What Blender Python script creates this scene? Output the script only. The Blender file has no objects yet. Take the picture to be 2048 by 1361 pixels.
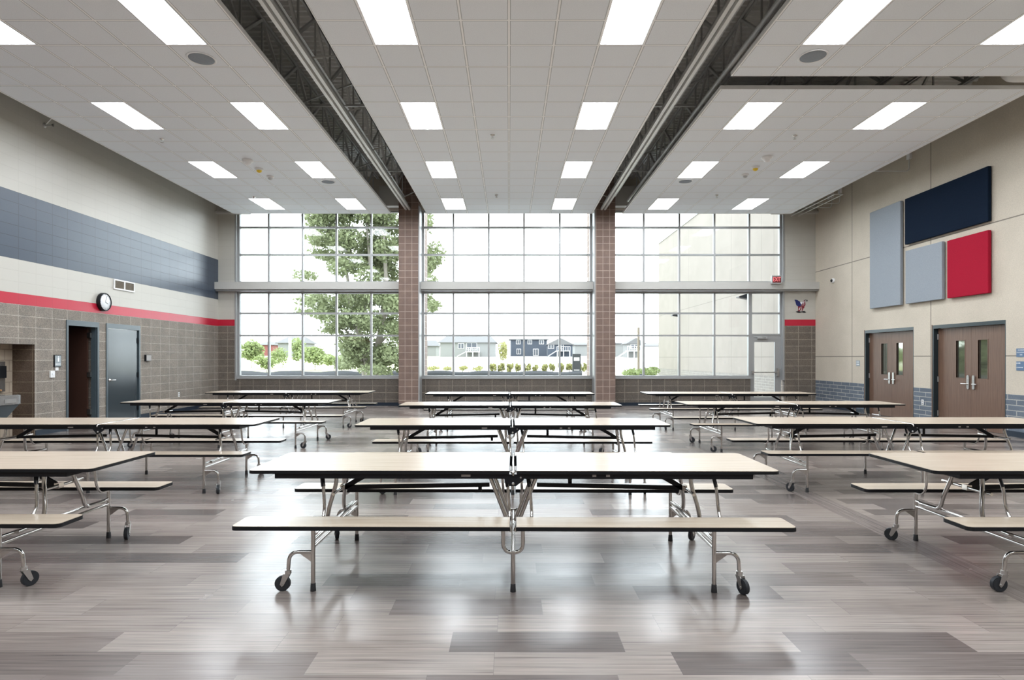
import bpy, bmesh, math, random
from mathutils import Vector, Matrix
C = bpy.context.scene.collection
PI = math.pi
# ---------------------------------------------------------------- camera, world, exposure
cam_d = bpy.data.cameras.new('camera'); cam = bpy.data.objects.new('camera', cam_d); C.objects.link(cam)
F_PX, VX, VY, H = 1209.0, 1018.0, 716.0, 1.47
cam_d.sensor_width = 36.0; cam_d.lens = 36.0*F_PX/2048
cam_d.shift_x = (1024-VX)/2048; cam_d.shift_y = (VY-680.5)/2048
cam_d.clip_end = 600; cam.location = (0, 0, H); cam.rotation_euler = (PI/2, 0, 0)
bpy.context.scene.camera = cam
world = bpy.data.worlds.new('overcast_sky'); bpy.context.scene.world = world; world.use_nodes = True
bg = world.node_tree.nodes['Background']; bg.inputs[0].default_value = (0.86, 0.94, 1.0, 1); bg.inputs[1].default_value = 2.2
vs = bpy.context.scene.view_settings
vs.view_transform = 'Standard'; vs.look = 'None'; vs.exposure = 1.8; vs.gamma = 1.0; vs.use_curve_mapping = False
LAMP_SIDE, LAMP_LENS = 7.2, 10.5
cy = bpy.context.scene.cycles
cy.max_bounces = 10; cy.diffuse_bounces = 6; cy.glossy_bounces = 5; cy.transparent_max_bounces = 24; cy.sample_clamp_indirect = 8
cy.caustics_reflective = False; cy.caustics_refractive = False

def P(px, py, d):          # a point of the picture at distance d
    return Vector(((px-VX)*d/F_PX, d, H+(VY-py)*d/F_PX))

# ---------------------------------------------------------------- material helpers
def mat(name, col, rough=0.6, metal=0.0, spec=0.5, emit=None, estr=0.0):
    m = bpy.data.materials.new(name); m.use_nodes = True
    b = m.node_tree.nodes['Principled BSDF']
    b.inputs['Base Color'].default_value = (*col, 1); b.inputs['Roughness'].default_value = rough
    b.inputs['Metallic'].default_value = metal; b.inputs['Specular IOR Level'].default_value = spec
    if emit: b.inputs['Emission Color'].default_value = (*emit, 1); b.inputs['Emission Strength'].default_value = estr
    return m
class NT:
    def __init__(s, m): s.t = m.node_tree; s.b = s.t.nodes['Principled BSDF']
    def n(s, typ, **kw):
        o = s.t.nodes.new(typ)
        for k, v in kw.items(): setattr(o, k, v)
        return o
    def l(s, a, b): s.t.links.new(a, b)
    def put(s, sock, v):
        if hasattr(v, 'links'): s.l(v, sock)
        elif v is not None: sock.default_value = v
    def math(s, op, a, b=None, c=None):
        o = s.n('ShaderNodeMath', operation=op)
        s.put(o.inputs[0], a)
        if b is not None: s.put(o.inputs[1], b)
        if c is not None: s.put(o.inputs[2], c)
        return o.outputs[0]
    def coords(s):
        tc = s.n('ShaderNodeTexCoord'); sp = s.n('ShaderNodeSeparateXYZ'); s.l(tc.outputs['Object'], sp.inputs[0])
        return tc.outputs['Object'], sp.outputs[0], sp.outputs[1], sp.outputs[2]
    def vec(s, x, y, z=0.0):
        o = s.n('ShaderNodeCombineXYZ'); s.put(o.inputs[0], x); s.put(o.inputs[1], y); s.put(o.inputs[2], z); return o.outputs[0]
    def noise(s, v, scale, detail=2.0, rough=0.5):
        o = s.n('ShaderNodeTexNoise'); s.put(o.inputs['Vector'], v); o.inputs['Scale'].default_value = scale
        o.inputs['Detail'].default_value = detail; o.inputs['Roughness'].default_value = rough; return o.outputs['Fac']
    def ramp(s, f, stops, interp='LINEAR'):
        o = s.n('ShaderNodeValToRGB'); s.put(o.inputs[0], f); e = o.color_ramp.elements
        o.color_ramp.interpolation = interp
        while len(e) < len(stops): e.new(0.5)
        for i, (p, c) in enumerate(stops): e[i].position = p; e[i].color = (*c, 1)
        return o.outputs['Color']
    def mix(s, f, a, b, typ='MIX'):
        o = s.n('ShaderNodeMix', data_type='RGBA', blend_type=typ); s.put(o.inputs[0], f)
        for i, v in ((6, a), (7, b)):
            if hasattr(v, 'links'): s.l(v, o.inputs[i])
            else: o.inputs[i].default_value = (*v, 1)
        return o.outputs[2]
    def bump(s, h, strength=0.3, dist=0.01):
        o = s.n('ShaderNodeBump'); s.put(o.inputs['Height'], h); o.inputs['Strength'].default_value = strength
        o.inputs['Distance'].default_value = dist; s.l(o.outputs[0], s.b.inputs['Normal'])
    def color(s, v): s.l(v, s.b.inputs['Base Color'])

def block_mat(name, c1, c2, mortar, axis, speckle=0.0, bw=.4064, rh=.2032, off=0.0, ms=.008, rough=.7, ox=0.0, oz=0.0, bstr=.5, spec=.4):
    m = mat(name, c1, rough, spec=spec); t = NT(m); co, x, y, z = t.coords()
    u = y if axis == 'X' else x
    v = t.vec(t.math('ADD', u, 50*bw+ox), t.math('ADD', z, 20*rh+oz), 0.0)
    br = t.n('ShaderNodeTexBrick'); t.l(v, br.inputs['Vector']); br.offset = off; br.squash = 1.0
    br.inputs['Scale'].default_value = 1.0; br.inputs['Brick Width'].default_value = bw; br.inputs['Row Height'].default_value = rh
    br.inputs['Mortar Size'].default_value = ms; br.inputs['Mortar Smooth'].default_value = 0.15
    br.inputs['Color1'].default_value = (*c1, 1); br.inputs['Color2'].default_value = (*c2, 1); br.inputs['Mortar'].default_value = (*mortar, 1)
    col = br.outputs['Color']
    if speckle:
        nz = t.noise(co, 70, 3, .7)
        nl = t.noise(co, 5, 2, .5)
        k = t.ramp(nz, [(0.33, (1-speckle,)*3), (0.68, (1+speckle,)*3)])
        # ramp values above one are kept by the multiply
        col = t.mix(1.0, col, k, 'MULTIPLY')
        col = t.mix(1.0, col, t.ramp(nl, [(0.3, (.9, .9, .9)), (0.7, (1.08, 1.06, 1.03))]), 'MULTIPLY')
        h = t.math('ADD', t.math('MULTIPLY', nz, .5), t.math('MULTIPLY', br.outputs['Fac'], -1.0))
    else:
        h = t.math('ADD', t.math('MULTIPLY', t.noise(co, 45, 3, .6), .12), t.math('MULTIPLY', br.outputs['Fac'], -1.0))
    t.color(col); t.bump(h, bstr, .006)
    return m

M = {}
M['chrome'] = mat('chrome', (.62, .60, .58), .14, 1.0)
M['satin_steel'] = mat('satin_steel', (.62, .61, .60), .3, 1.0)
M['black_paint'] = mat('black_paint', (.009, .010, .013), .4, spec=.25)
M['black_rubber'] = mat('black_rubber', (.018, .018, .02), .6)
M['edge_black'] = mat('edge_black', (.010, .011, .013), .4, spec=.22)
M['grey_rubber'] = mat('grey_rubber', (.03, .033, .038), .5, spec=.3)
M['white_paint'] = mat('white_paint', (.80, .80, .80), .4)
M['window_metal'] = mat('window_metal', (.38, .385, .385), .4, .2)
M['beam_paint'] = mat('beam_paint', (.52, .51, .48), .55)
M['front_paint'] = mat('front_paint', (.42, .37, .31), .7)
M['beige_paint'] = mat('beige_paint', (.56, .52, .45), .6)
M['dark_steel'] = mat('dark_steel', (.50, .505, .50), .5, .2)
M['deck_metal'] = mat('deck_metal', (.78, .775, .75), .5, .3)
M['track_white'] = mat('track_white', (.66, .66, .64), .4)
M['navy_base'] = mat('navy_base', (.010, .020, .036), .35)
M['dark_frame'] = mat('dark_frame', (.022, .036, .043), .3)
M['frame_grey'] = mat('frame_grey', (.075, .10, .115), .3)
M['hole_black'] = mat('hole_black', (.01, .008, .007), .8)
M['label_grey'] = mat('label_grey', (.35, .33, .32), .5)
M['sign_blue'] = mat('sign_blue', (.10, .17, .28), .5)
M['sign_white'] = mat('sign_white', (.85, .87, .9), .5)
M['steel_box'] = mat('steel_box', (.5, .5, .5), .25, .9)
M['lamp_frame'] = mat('lamp_frame', (.8, .8, .8), .4)
M['lamp_side'] = mat('lamp_side', (.85, .85, .85), .5, emit=(.89, .95, 1), estr=LAMP_SIDE)
M['lamp_lens'] = mat('lamp_lens', (.9, .9, .9), .5, emit=(.89, .95, 1), estr=LAMP_LENS)
M['exit_red'] = mat('exit_red', (.8, .15, .16), .5, emit=(1, .22, .24), estr=.30)
M['exit_face'] = mat('exit_face', (.13, .012, .015), .5)
M['yellow'] = mat('yellow', (.8, .55, .03), .4)
M['wood_dark'] = mat('wood_dark', (.06, .028, .02), .45)
M['trim_brown'] = mat('trim_brown', (.16, .09, .055), .4)

def wood_laminate():
    m = mat('beige_laminate', (.50, .42, .34), .27, spec=.5); t = NT(m); co, x, y, z = t.coords()
    v = t.vec(t.math('MULTIPLY', x, 1.5), t.math('MULTIPLY', y, 38), z)
    n = t.noise(v, 1.2, 4, .55)
    t.color(t.ramp(n, [(0.25, (.42, .340, .260)), (0.75, (.53, .445, .35))]))
    return m
M['laminate'] = wood_laminate()

def oak_door():
    m = mat('oak_door', (.2, .11, .07), .4, spec=.45); t = NT(m); co, x, y, z = t.coords()
    v = t.vec(t.math('MULTIPLY', x, 60), t.math('MULTIPLY', y, 60), t.math('MULTIPLY', z, 2.2))
    n = t.noise(v, 1.0, 5, .6)
    w = t.n('ShaderNodeTexWave', wave_type='BANDS', bands_direction='Y'); t.l(t.vec(x, y, t.math('MULTIPLY', z, .12)), w.inputs[0])
    w.inputs['Scale'].default_value = 7; w.inputs['Distortion'].default_value = 7; w.inputs['Detail'].default_value = 3
    c = t.ramp(n, [(0.3, (.105, .060, .042)), (0.7, (.215, .130, .090))])
    t.color(t.mix(.35, c, t.ramp(w.outputs['Fac'], [(0, (.12, .067, .045)), (1, (.205, .122, .084))])))
    return m
M['oak'] = oak_door()

def floor_mat():
    m = mat('vinyl_planks', (.4, .36, .33), .27, spec=.62); t = NT(m); co, x, y, z = t.coords()
    RW, L = .2185, .88
    # a belt of planks laid the other way, in line with the right hand pillar
    belt = t.math('MULTIPLY', t.math('GREATER_THAN', x, 3.08), t.math('LESS_THAN', x, 3.32))
    side = t.math('GREATER_THAN', x, 3.32)
    yy = t.math('ADD', y, 100*RW-3.017)
    row = t.math('FLOOR', t.math('DIVIDE', yy, RW))
    wn = t.n('ShaderNodeTexWhiteNoise', noise_dimensions='1D'); t.l(row, wn.inputs['W'])
    xs = t.math('ADD', x, t.math('MULTIPLY_ADD', wn.outputs['Value'], L, 50*L))
    col = t.math('FLOOR', t.math('DIVIDE', xs, L))
    w2 = t.n('ShaderNodeTexWhiteNoise', noise_dimensions='3D'); t.l(t.vec(row, col, side), w2.inputs['Vector'])
    big = t.noise(t.vec(t.math('MULTIPLY', col, .33), t.math('MULTIPLY', row, .23), t.math('MULTIPLY', side, 9.0)), 1.0, 1, .5)
    val = t.math('ADD', t.math('MULTIPLY', w2.outputs['Value'], .62), t.math('MULTIPLY', big, .42))
    val = t.math('ADD', val, t.math('MULTIPLY', side, -.07))
    base = t.ramp(val, [(0.0, (.098, .079, .073)), (0.28, (.115, .094, .086)), (0.36, (.160, .132, .120)), (0.5, (.220, .185, .165)), (0.7, (.258, .219, .196)), (1.0, (.29, .25, .225))])
    beltc = t.ramp(t.noise(t.vec(t.math('MULTIPLY', x, 55), t.math('MULTIPLY', y, 1.2), 0.0), 1, 4, .6), [(.3, (.12, .098, .092)), (.7, (.23, .195, .18))])
    sv = t.vec(t.math('MULTIPLY_ADD', x, 1.3, t.math('MULTIPLY', row, 3.7)), t.math('MULTIPLY', y, 55), col)
    st = t.noise(sv, 1.0, 4, .62)
    fine = t.noise(t.vec(t.math('MULTIPLY_ADD', x, 2.2, t.math('MULTIPLY', col, 5.3)), t.math('MULTIPLY', y, 150), row), 1.0, 2, .5)
    st2 = t.math('ADD', t.math('MULTIPLY', st, .68), t.math('MULTIPLY', fine, .32))
    streak = t.ramp(st2, [(0.34, (.50, .49, .50)), (0.47, (.95, .95, .95)), (0.55, (1.05, 1.05, 1.05)), (0.66, (1.38, 1.38, 1.37))])
    c = t.mix(1.0, base, streak, 'MULTIPLY')
    c = t.mix(belt, c, beltc)
    fy = t.math('FRACT', t.math('DIVIDE', yy, RW)); fx = t.math('FRACT', t.math('DIVIDE', xs, L))
    j = t.math('MAXIMUM', t.math('LESS_THAN', fy, .008), t.math('LESS_THAN', fx, .0028))
    t.color(t.mix(t.math('MULTIPLY', j, .55), c, (.09, .08, .075)))
    rn = t.noise(co, 2.3, 4, .6)
    t.l(t.math('MULTIPLY_ADD', rn, .16, .16), t.b.inputs['Roughness'])
    t.bump(t.math('ADD', t.noise(co, 1.6, 2, .5), t.math('MULTIPLY', st, .05)), .06, .02)
    return m
M['floor'] = floor_mat()

def cloud_mat(name, ox, oy, px, py):
    m = mat(name, (.7, .7, .7), .8, spec=.2); t = NT(m); co, x, y, z = t.coords()
    fx = t.math('FRACT', t.math('DIVIDE', t.math('ADD', x, 100*px-ox), px))
    fy = t.math('FRACT', t.math('DIVIDE', t.math('ADD', y, 100*py-oy), py))
    ex = t.math('MINIMUM', fx, t.math('SUBTRACT', 1.0, fx)); ey = t.math('MINIMUM', fy, t.math('SUBTRACT', 1.0, fy))
    e = t.math('MINIMUM', ex, ey)
    line = t.math('LESS_THAN', e, .020); groove = t.math('MULTIPLY', t.math('LESS_THAN', e, .036), t.math('GREATER_THAN', e, .020))
    sp = t.noise(co, 95, 2, .7)
    c = t.ramp(sp, [(0.35, (.79, .82, .86)), (0.6, (.85, .88, .915))])
    c = t.mix(line, c, (.97, .97, .97)); c = t.mix(t.math('MULTIPLY', groove, .55), c, (.20, .20, .20))
    t.color(c)
    return m

BR = ((.225, .196, .168), (.255, .223, .193)); MORT = (.42, .38, .33)
for ax in 'XY':
    M['block'+ax] = block_mat('split_block_'+ax, BR[0], BR[1], MORT, ax, .42, bstr=.9)
    M['cream'+ax] = block_mat('cream_block_'+ax, (.53, .51, .46), (.54, .52, .47), (.50, .48, .43), ax, ms=.006, bstr=.35, rough=.42)
    M['red'+ax] = block_mat('red_block_'+ax, (.50, .018, .045), (.50, .018, .045), (.43, .02, .04), ax, ms=.006, bstr=.35, rough=.33)
    M['navy'+ax] = block_mat('navy_block_'+ax, (.045, .062, .092), (.048, .066, .097), (.03, .04, .06), ax, ms=.007, bstr=.5, rough=.30, spec=.6)
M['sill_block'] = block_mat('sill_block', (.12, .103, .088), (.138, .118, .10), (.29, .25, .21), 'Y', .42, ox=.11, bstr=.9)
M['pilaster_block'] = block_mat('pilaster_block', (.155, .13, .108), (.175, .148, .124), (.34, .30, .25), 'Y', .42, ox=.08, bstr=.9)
M['alcove_block'] = block_mat('alcove_block', (.125, .088, .065), (.135, .095, .07), (.22, .17, .12), 'Y', .4, bstr=.9)
M['alcove_tile'] = block_mat('alcove_tile', (.50, .42, .33), (.52, .44, .35), (.34, .28, .22), 'X', 0, bw=.2032, rh=.2032, off=.5, ms=.008)
M['pillar_tile'] = block_mat('pillar_tile', (.195, .135, .112), (.215, .150, .125), (.43, .35, .30), 'Y', .16, bw=.2032, rh=.2032, ox=.047, ms=.007, bstr=.4)
M['pillar_tile_side'] = block_mat('pillar_tile_side', (.195, .135, .112), (.215, .150, .125), (.43, .35, .30), 'X', .16, bw=.2032, rh=.2032, ms=.007, bstr=.4)
M['wainscot'] = block_mat('wainscot_brick', (.115, .140, .178), (.14, .168, .21), (.40, .40, .38), 'X', .22, bw=.4064, rh=.1016, off=.5, ms=.009, oz=.023, bstr=.5)

def precast(name, col, hz, vy, axis='X'):
    m = mat(name, col, .75, spec=.3); t = NT(m); co, x, y, z = t.coords()
    n = t.noise(co, 55, 4, .7); nl = t.noise(co, 1.3, 3, .5)
    g = None
    for h in hz:
        k = t.math('LESS_THAN', t.math('ABSOLUTE', t.math('SUBTRACT', z, h)), .011); g = k if g is None else t.math('MAXIMUM', g, k)
    for h in vy:
        k = t.math('LESS_THAN', t.math('ABSOLUTE', t.math('SUBTRACT', y, h)), .012); g = k if g is None else t.math('MAXIMUM', g, k)
    d = tuple(c*.86 for c in col); b = tuple(min(1, c*1.07) for c in col)
    c = t.mix(1.0, t.ramp(n, [(.3, d), (.7, b)]), t.ramp(nl, [(.3, (.94, .94, .93)), (.7, (1.05, 1.05, 1.05))]), 'MULTIPLY')
    t.color(t.mix(t.math('MULTIPLY', g, .75), c, (.10, .085, .07)))
    t.bump(t.math('ADD', t.math('MULTIPLY', n, .4), t.math('MULTIPLY', g, -2.0)), .5, .008)
    return m
M['precast'] = precast('painted_precast', (.60, .535, .445), (1.505, 4.09), (16.54, 13.45))
M['precast_out'] = precast('outdoor_precast', (.215, .188, .165), (1.5, 4.13), (21.9, 23.0, 26.1, 32.3, 35.3))
M['brick_out'] = block_mat('outdoor_brick', (.15, .135, .12), (.17, .155, .14), (.26, .24, .22), 'X', .2, bw=.4064, rh=.1016, off=.5)

def fabric(name, col, amp=.2):
    m = mat(name, col, .95, spec=.1); t = NT(m); co, x, y, z = t.coords()
    n = t.noise(co, 130, 3, .8)
    t.color(t.ramp(n, [(.3, tuple(c*(1-amp) for c in col)), (.7, tuple(c*(1+amp) for c in col))])); t.bump(n, .3, .003)
    return m
M['fabric_grey'] = fabric('grey_fabric', (.30, .33, .365), .15)
M['fabric_navy'] = fabric('navy_fabric', (.006, .013, .028), .2)
M['fabric_red'] = fabric('red_fabric', (.37, .013, .035), .15)

def leafy(name, c1, c2, c3):
    m = mat(name, c1, .6, spec=.3); t = NT(m); co, x, y, z = t.coords()
    t.color(t.ramp(t.noise(co, 3.5, 4, .8), [(.3, c1), (.5, c2), (.72, c3)]))
    b = t.b; b.inputs['Transmission Weight'].default_value = 0.0
    tr = t.n('ShaderNodeBsdfTranslucent'); tr.inputs[0].default_value = (*c2, 1)
    mx = t.n('ShaderNodeMixShader'); mx.inputs[0].default_value = .35
    out = [n for n in t.t.nodes if n.type == 'OUTPUT_MATERIAL'][0]
    t.l(b.outputs[0], mx.inputs[1]); t.l(tr.outputs[0], mx.inputs[2]); t.l(mx.outputs[0], out.inputs[0])
    return m
M['leaf_tree'] = leafy('cottonwood_leaves', (.105, .125, .06), (.18, .205, .105), (.28, .305, .18))
M['leaf_pale'] = leafy('pale_leaves', (.14, .18, .06), (.22, .265, .11), (.32, .35, .19))
M['leaf_yellow'] = leafy('yellow_leaves', (.16, .165, .055), (.24, .235, .09), (.32, .31, .16))
M['bark'] = mat('pale_bark', (.30, .27, .23), .9)

def ground_mat():
    m = mat('pale_ground', (.4, .38, .33), .95, spec=.1); t = NT(m); co, x, y, z = t.coords()
    n = t.noise(co, .12, 5, .6); n2 = t.noise(co, 6, 3, .7)
    green = t.ramp(n2, [(.3, (.24, .27, .13)), (.7, (.42, .40, .25))])
    pale = t.ramp(n2, [(.3, (.36, .34, .31)), (.7, (.50, .48, .46))])
    left = t.math('LESS_THAN', x, -7.0)
    near = t.math('LESS_THAN', t.math('ADD', y, t.math('MULTIPLY', n, 20.0)), 60.0)
    f = t.math('MULTIPLY', t.math('MAXIMUM', left, near), t.math('GREATER_THAN', n, .42))
    bounce_strip = t.math('LESS_THAN', y, 33.0)  # ground close to the windows, made paler to bounce light onto the ceiling
    t.color(t.mix(bounce_strip, t.mix(f, pale, green), (.62, .62, .61))); return m
M['ground'] = ground_mat()
M['siltcloth'] = mat('black_silt_cloth', (.02, .022, .028), .5)
M['siding_grey'] = mat('grey_siding', (.16, .16, .155), .8)
M['siding_blue'] = mat('blue_siding', (.033, .041, .056), .8)
M['roof_grey'] = mat('grey_shingles', (.10, .097, .097), .9)
M['trim_white'] = mat('house_white_trim', (.55, .55, .55), .6)
M['house_glass'] = mat('house_glass', (.03, .035, .045), .15)
M['post_wood'] = mat('weathered_wood', (.20, .165, .13), .9)
def glass_mat():
    m = bpy.data.materials.new('window_glass'); m.use_nodes = True; t = m.node_tree; t.nodes.clear()
    o = t.nodes.new('ShaderNodeOutputMaterial'); tr = t.nodes.new('ShaderNodeBsdfTransparent'); gl = t.nodes.new('ShaderNodeBsdfGlossy')
    tr.inputs[0].default_value = (.97, .985, .98, 1); gl.inputs['Roughness'].default_value = .02
    fr = t.nodes.new('ShaderNodeFresnel'); fr.inputs[0].default_value = 1.3; mx = t.nodes.new('ShaderNodeMixShader')
    t.links.new(fr.outputs[0], mx.inputs[0]); t.links.new(tr.outputs[0], mx.inputs[1]); t.links.new(gl.outputs[0], mx.inputs[2]); t.links.new(mx.outputs[0], o.inputs[0])
    return m
M['glass'] = glass_mat()

# ---------------------------------------------------------------- mesh helpers
class MB:
    def __init__(s): s.v = []; s.f = []; s.mi = []; s.sm = []
    def add(s, vs, fs, mi=0, smooth=False):
        o = len(s.v); s.v += [tuple(v) for v in vs]
        for f in fs: s.f.append([i+o for i in f]); s.mi.append(mi); s.sm.append(smooth)
        return s
    def box(s, a, b, mi=0, rot=None, piv=None):
        x0, y0, z0 = a; x1, y1, z1 = b
        if x0 > x1: x0, x1 = x1, x0
        if y0 > y1: y0, y1 = y1, y0
        if z0 > z1: z0, z1 = z1, z0
        vs = [Vector(p) for p in ((x0,y0,z0),(x1,y0,z0),(x1,y1,z0),(x0,y1,z0),(x0,y0,z1),(x1,y0,z1),(x1,y1,z1),(x0,y1,z1))]
        if rot is not None:
            pv = Vector(piv if piv else ((x0+x1)/2, (y0+y1)/2, (z0+z1)/2)); vs = [rot@(v-pv)+pv for v in vs]
        return s.add(vs, [(0,3,2,1),(4,5,6,7),(0,1,5,4),(1,2,6,5),(2,3,7,6),(3,0,4,7)], mi)
    def bar(s, a, b, w, h, mi=0, up=(0,0,1)):         # rectangular bar from a to b
        a = Vector(a); b = Vector(b); d = (b-a).normalized(); up = Vector(up)
        if abs(d.dot(up)) > .98: up = Vector((0,1,0))
        sd = d.cross(up).normalized(); u = sd.cross(d).normalized()
        vs = [p+sd*(i*w/2)+u*(j*h/2) for p in (a, b) for i, j in ((-1,-1),(1,-1),(1,1),(-1,1))]
        return s.add(vs, [(0,1,2,3),(7,6,5,4),(0,4,5,1),(1,5,6,2),(2,6,7,3),(3,7,4,0)], mi)
    def tube(s, pts, r, n=10, mi=0, cap=True):
        pts = [Vector(p) for p in pts]; k = len(pts); rs = r if isinstance(r, (list, tuple)) else [r]*k
        prev = None; rings = []
        for i, p in enumerate(pts):
            if i == 0: d = pts[1]-p
            elif i == k-1: d = p-pts[i-1]
            else: d = (pts[i+1]-p).normalized()+(p-pts[i-1]).normalized()
            d.normalize()
            if prev is None:
                a = Vector((0,0,1)) if abs(d.z) < .9 else Vector((1,0,0)); u = d.cross(a).normalized()
            else: u = (prev-d*prev.dot(d)).normalized()
            prev = u; w = d.cross(u)
            rings.append([p+(u*math.cos(2*PI*j/n)+w*math.sin(2*PI*j/n))*rs[i] for j in range(n)])
        vs = [v for r_ in rings for v in r_]
        fs = [(i*n+j, i*n+(j+1)%n, (i+1)*n+(j+1)%n, (i+1)*n+j) for i in range(k-1) for j in range(n)]
        s.add(vs, fs, mi, True)
        if cap: s.add(rings[0], [tuple(range(n-1,-1,-1))], mi); s.add(rings[-1], [tuple(range(n))], mi)
        return s
    def lathe(s, prof, c, axis=(0,0,1), n=20, mi=0):   # prof: (radius, height)
        ax = Vector(axis).normalized(); a = Vector((1,0,0)) if abs(ax.x) < .9 else Vector((0,1,0))
        u = ax.cross(a).normalized(); w = ax.cross(u); c = Vector(c); vs = []
        for r, h in prof: vs += [c+ax*h+(u*math.cos(2*PI*j/n)+w*math.sin(2*PI*j/n))*max(r, 1e-5) for j in range(n)]
        k = len(prof)
        fs = [(i*n+j, i*n+(j+1)%n, (i+1)*n+(j+1)%n, (i+1)*n+j) for i in range(k-1) for j in range(n)]
        s.add(vs, fs, mi, True)
        s.add(vs[:n], [tuple(range(n-1,-1,-1))], mi); s.add(vs[-n:], [tuple(range(n))], mi)
        return s
    def prism(s, poly, z0, z1, mi=0, T=None):          # polygon extruded in z, T maps points
        n = len(poly); vs = [Vector((x,y,z0)) for x,y in poly]+[Vector((x,y,z1)) for x,y in poly]
        if T: vs = [T@v for v in vs]
        return s.add(vs, [tuple(range(n-1,-1,-1)), tuple(range(n,2*n))]+[(i,(i+1)%n,n+(i+1)%n,n+i) for i in range(n)], mi)
    def build(s, name, mats, parent=None, center=False):
        me = bpy.data.meshes.new(name)
        if not isinstance(mats, (list, tuple)): mats = [mats]
        off = Vector((0,0,0))
        if center:
            xs = [v[0] for v in s.v]; ys = [v[1] for v in s.v]; zs = [v[2] for v in s.v]
            off = Vector(((min(xs)+max(xs))/2, (min(ys)+max(ys))/2, min(zs)))
        me.from_pydata([tuple(Vector(v)-off) for v in s.v], [], s.f)
        for m in mats: me.materials.append(M[m] if isinstance(m, str) else m)
        me.polygons.foreach_set('material_index', s.mi); me.polygons.foreach_set('use_smooth', s.sm)
        me.update(); bm = bmesh.new(); bm.from_mesh(me); bmesh.ops.recalc_face_normals(bm, faces=bm.faces); bm.to_mesh(me); bm.free()
        o = bpy.data.objects.new(name, me); o.location = off; C.objects.link(o)
        if parent: o.parent = parent
        return o
def fillet(pts, r, k=5):
    pts = [Vector(p) for p in pts]; out = [pts[0]]
    for i in range(1, len(pts)-1):
        a, p, b = pts[i-1], pts[i], pts[i+1]; rr = min(r, (a-p).length*.48, (b-p).length*.48)
        s0 = p+(a-p).normalized()*rr; s1 = p+(b-p).normalized()*rr
        for j in range(k+1):
            t = j/k; out.append(s0*(1-t)**2+p*2*t*(1-t)+s1*t*t)
    out.append(pts[-1]); return out
def rrect(x0, x1, y0, y1, r, corners=(1,1,1,1), k=4):
    out = []
    for (cx, cy_, a0), on in zip(((x1-r,y1-r,0),(x0+r,y1-r,90),(x0+r,y0+r,180),(x1-r,y0+r,270)), corners):
        if on: out += [(cx+r*math.cos(math.radians(a0+90*j/k)), cy_+r*math.sin(math.radians(a0+90*j/k))) for j in range(k+1)]
        else: out.append((cx+(r if a0 in (0,270) else -r), cy_+(r if a0 in (0,90) else -r)))
    return out
def thing(name, label, cat, loc, group=None, rz=0):
    o = bpy.data.objects.new(name, None); C.objects.link(o); o.location = loc; o.rotation_euler = (0,0,rz)
    o.empty_display_size = .1; o['label'] = label; o['category'] = cat
    if group: o['group'] = group
    return o
def tag(o, label, cat, group=None, kind=None):
    if label: o['label'] = label
    if cat: o['category'] = cat
    if group: o['group'] = group
    if kind: o['kind'] = kind
    return o
def struct(o, label=None, cat=None): 
    o['kind'] = 'structure'
    if label: o['label'] = label
    if cat: o['category'] = cat
    return o
def sroot(name, loc, label=None, cat=None):
    o = bpy.data.objects.new(name, None); C.objects.link(o); o.location = loc; o.empty_display_size = .1
    return struct(o, label, cat)
def rel(mb, root):       # shift a builder from world coordinates into a root's space
    l = root.location; mb.v = [(v[0]-l.x, v[1]-l.y, v[2]-l.z) for v in mb.v]; return mb
def copy_tree(o, parent=None):
    c = o.copy(); C.objects.link(c)
    if parent: c.parent = parent
    for ch in list(o.children): copy_tree(ch, c)
    return c
def text_mesh(name, body, size, loc, rot, m, parent=None, ext=.0015, align='CENTER', font_w=1.0):
    cu = bpy.data.curves.new(name, 'FONT'); cu.body = body; cu.size = size; cu.extrude = ext; cu.align_x = align; cu.align_y = 'CENTER'; cu.resolution_u = 2
    o = bpy.data.objects.new(name, cu); C.objects.link(o)
    me = bpy.data.meshes.new_from_object(o); bpy.data.objects.remove(o)
    me.materials.clear(); me.materials.append(M[m])
    o = bpy.data.objects.new(name, me); C.objects.link(o); o.location = loc; o.rotation_euler = rot; o.scale = (font_w, 1, 1)
    if parent: o.parent = parent
    return o
def cells(mb, u, v, holes, mk):   # grid of cells between cuts, leaving the holes open
    us = sorted(set([round(a, 5) for a in u]+[round(h[i], 5) for h in holes for i in (0,1)])); us = [a for a in us if min(u)-1e-4 <= a <= max(u)+1e-4]
    vs_ = sorted(set([round(a, 5) for a in v]+[round(h[i], 5) for h in holes for i in (2,3)])); vs_ = [a for a in vs_ if min(v)-1e-4 <= a <= max(v)+1e-4]
    for i in range(len(us)-1):
        for j in range(len(vs_)-1):
            cu, cv = (us[i]+us[i+1])/2, (vs_[j]+vs_[j+1])/2
            if any(h[0] < cu < h[1] and h[2] < cv < h[3] for h in holes): continue
            mk(us[i], us[i+1], vs_[j], vs_[j+1])

# ---------------------------------------------------------------- the room
XL, XR, YB, YF, ZT, ZC = -8.905, 9.385, 18.51, -6.5, 7.15, 5.727
mb = MB(); mb.box((XL-1.2, YF, -.2), (XR+.3, 18.95, 0)); struct(mb.build('floor', 'floor'))
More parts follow.
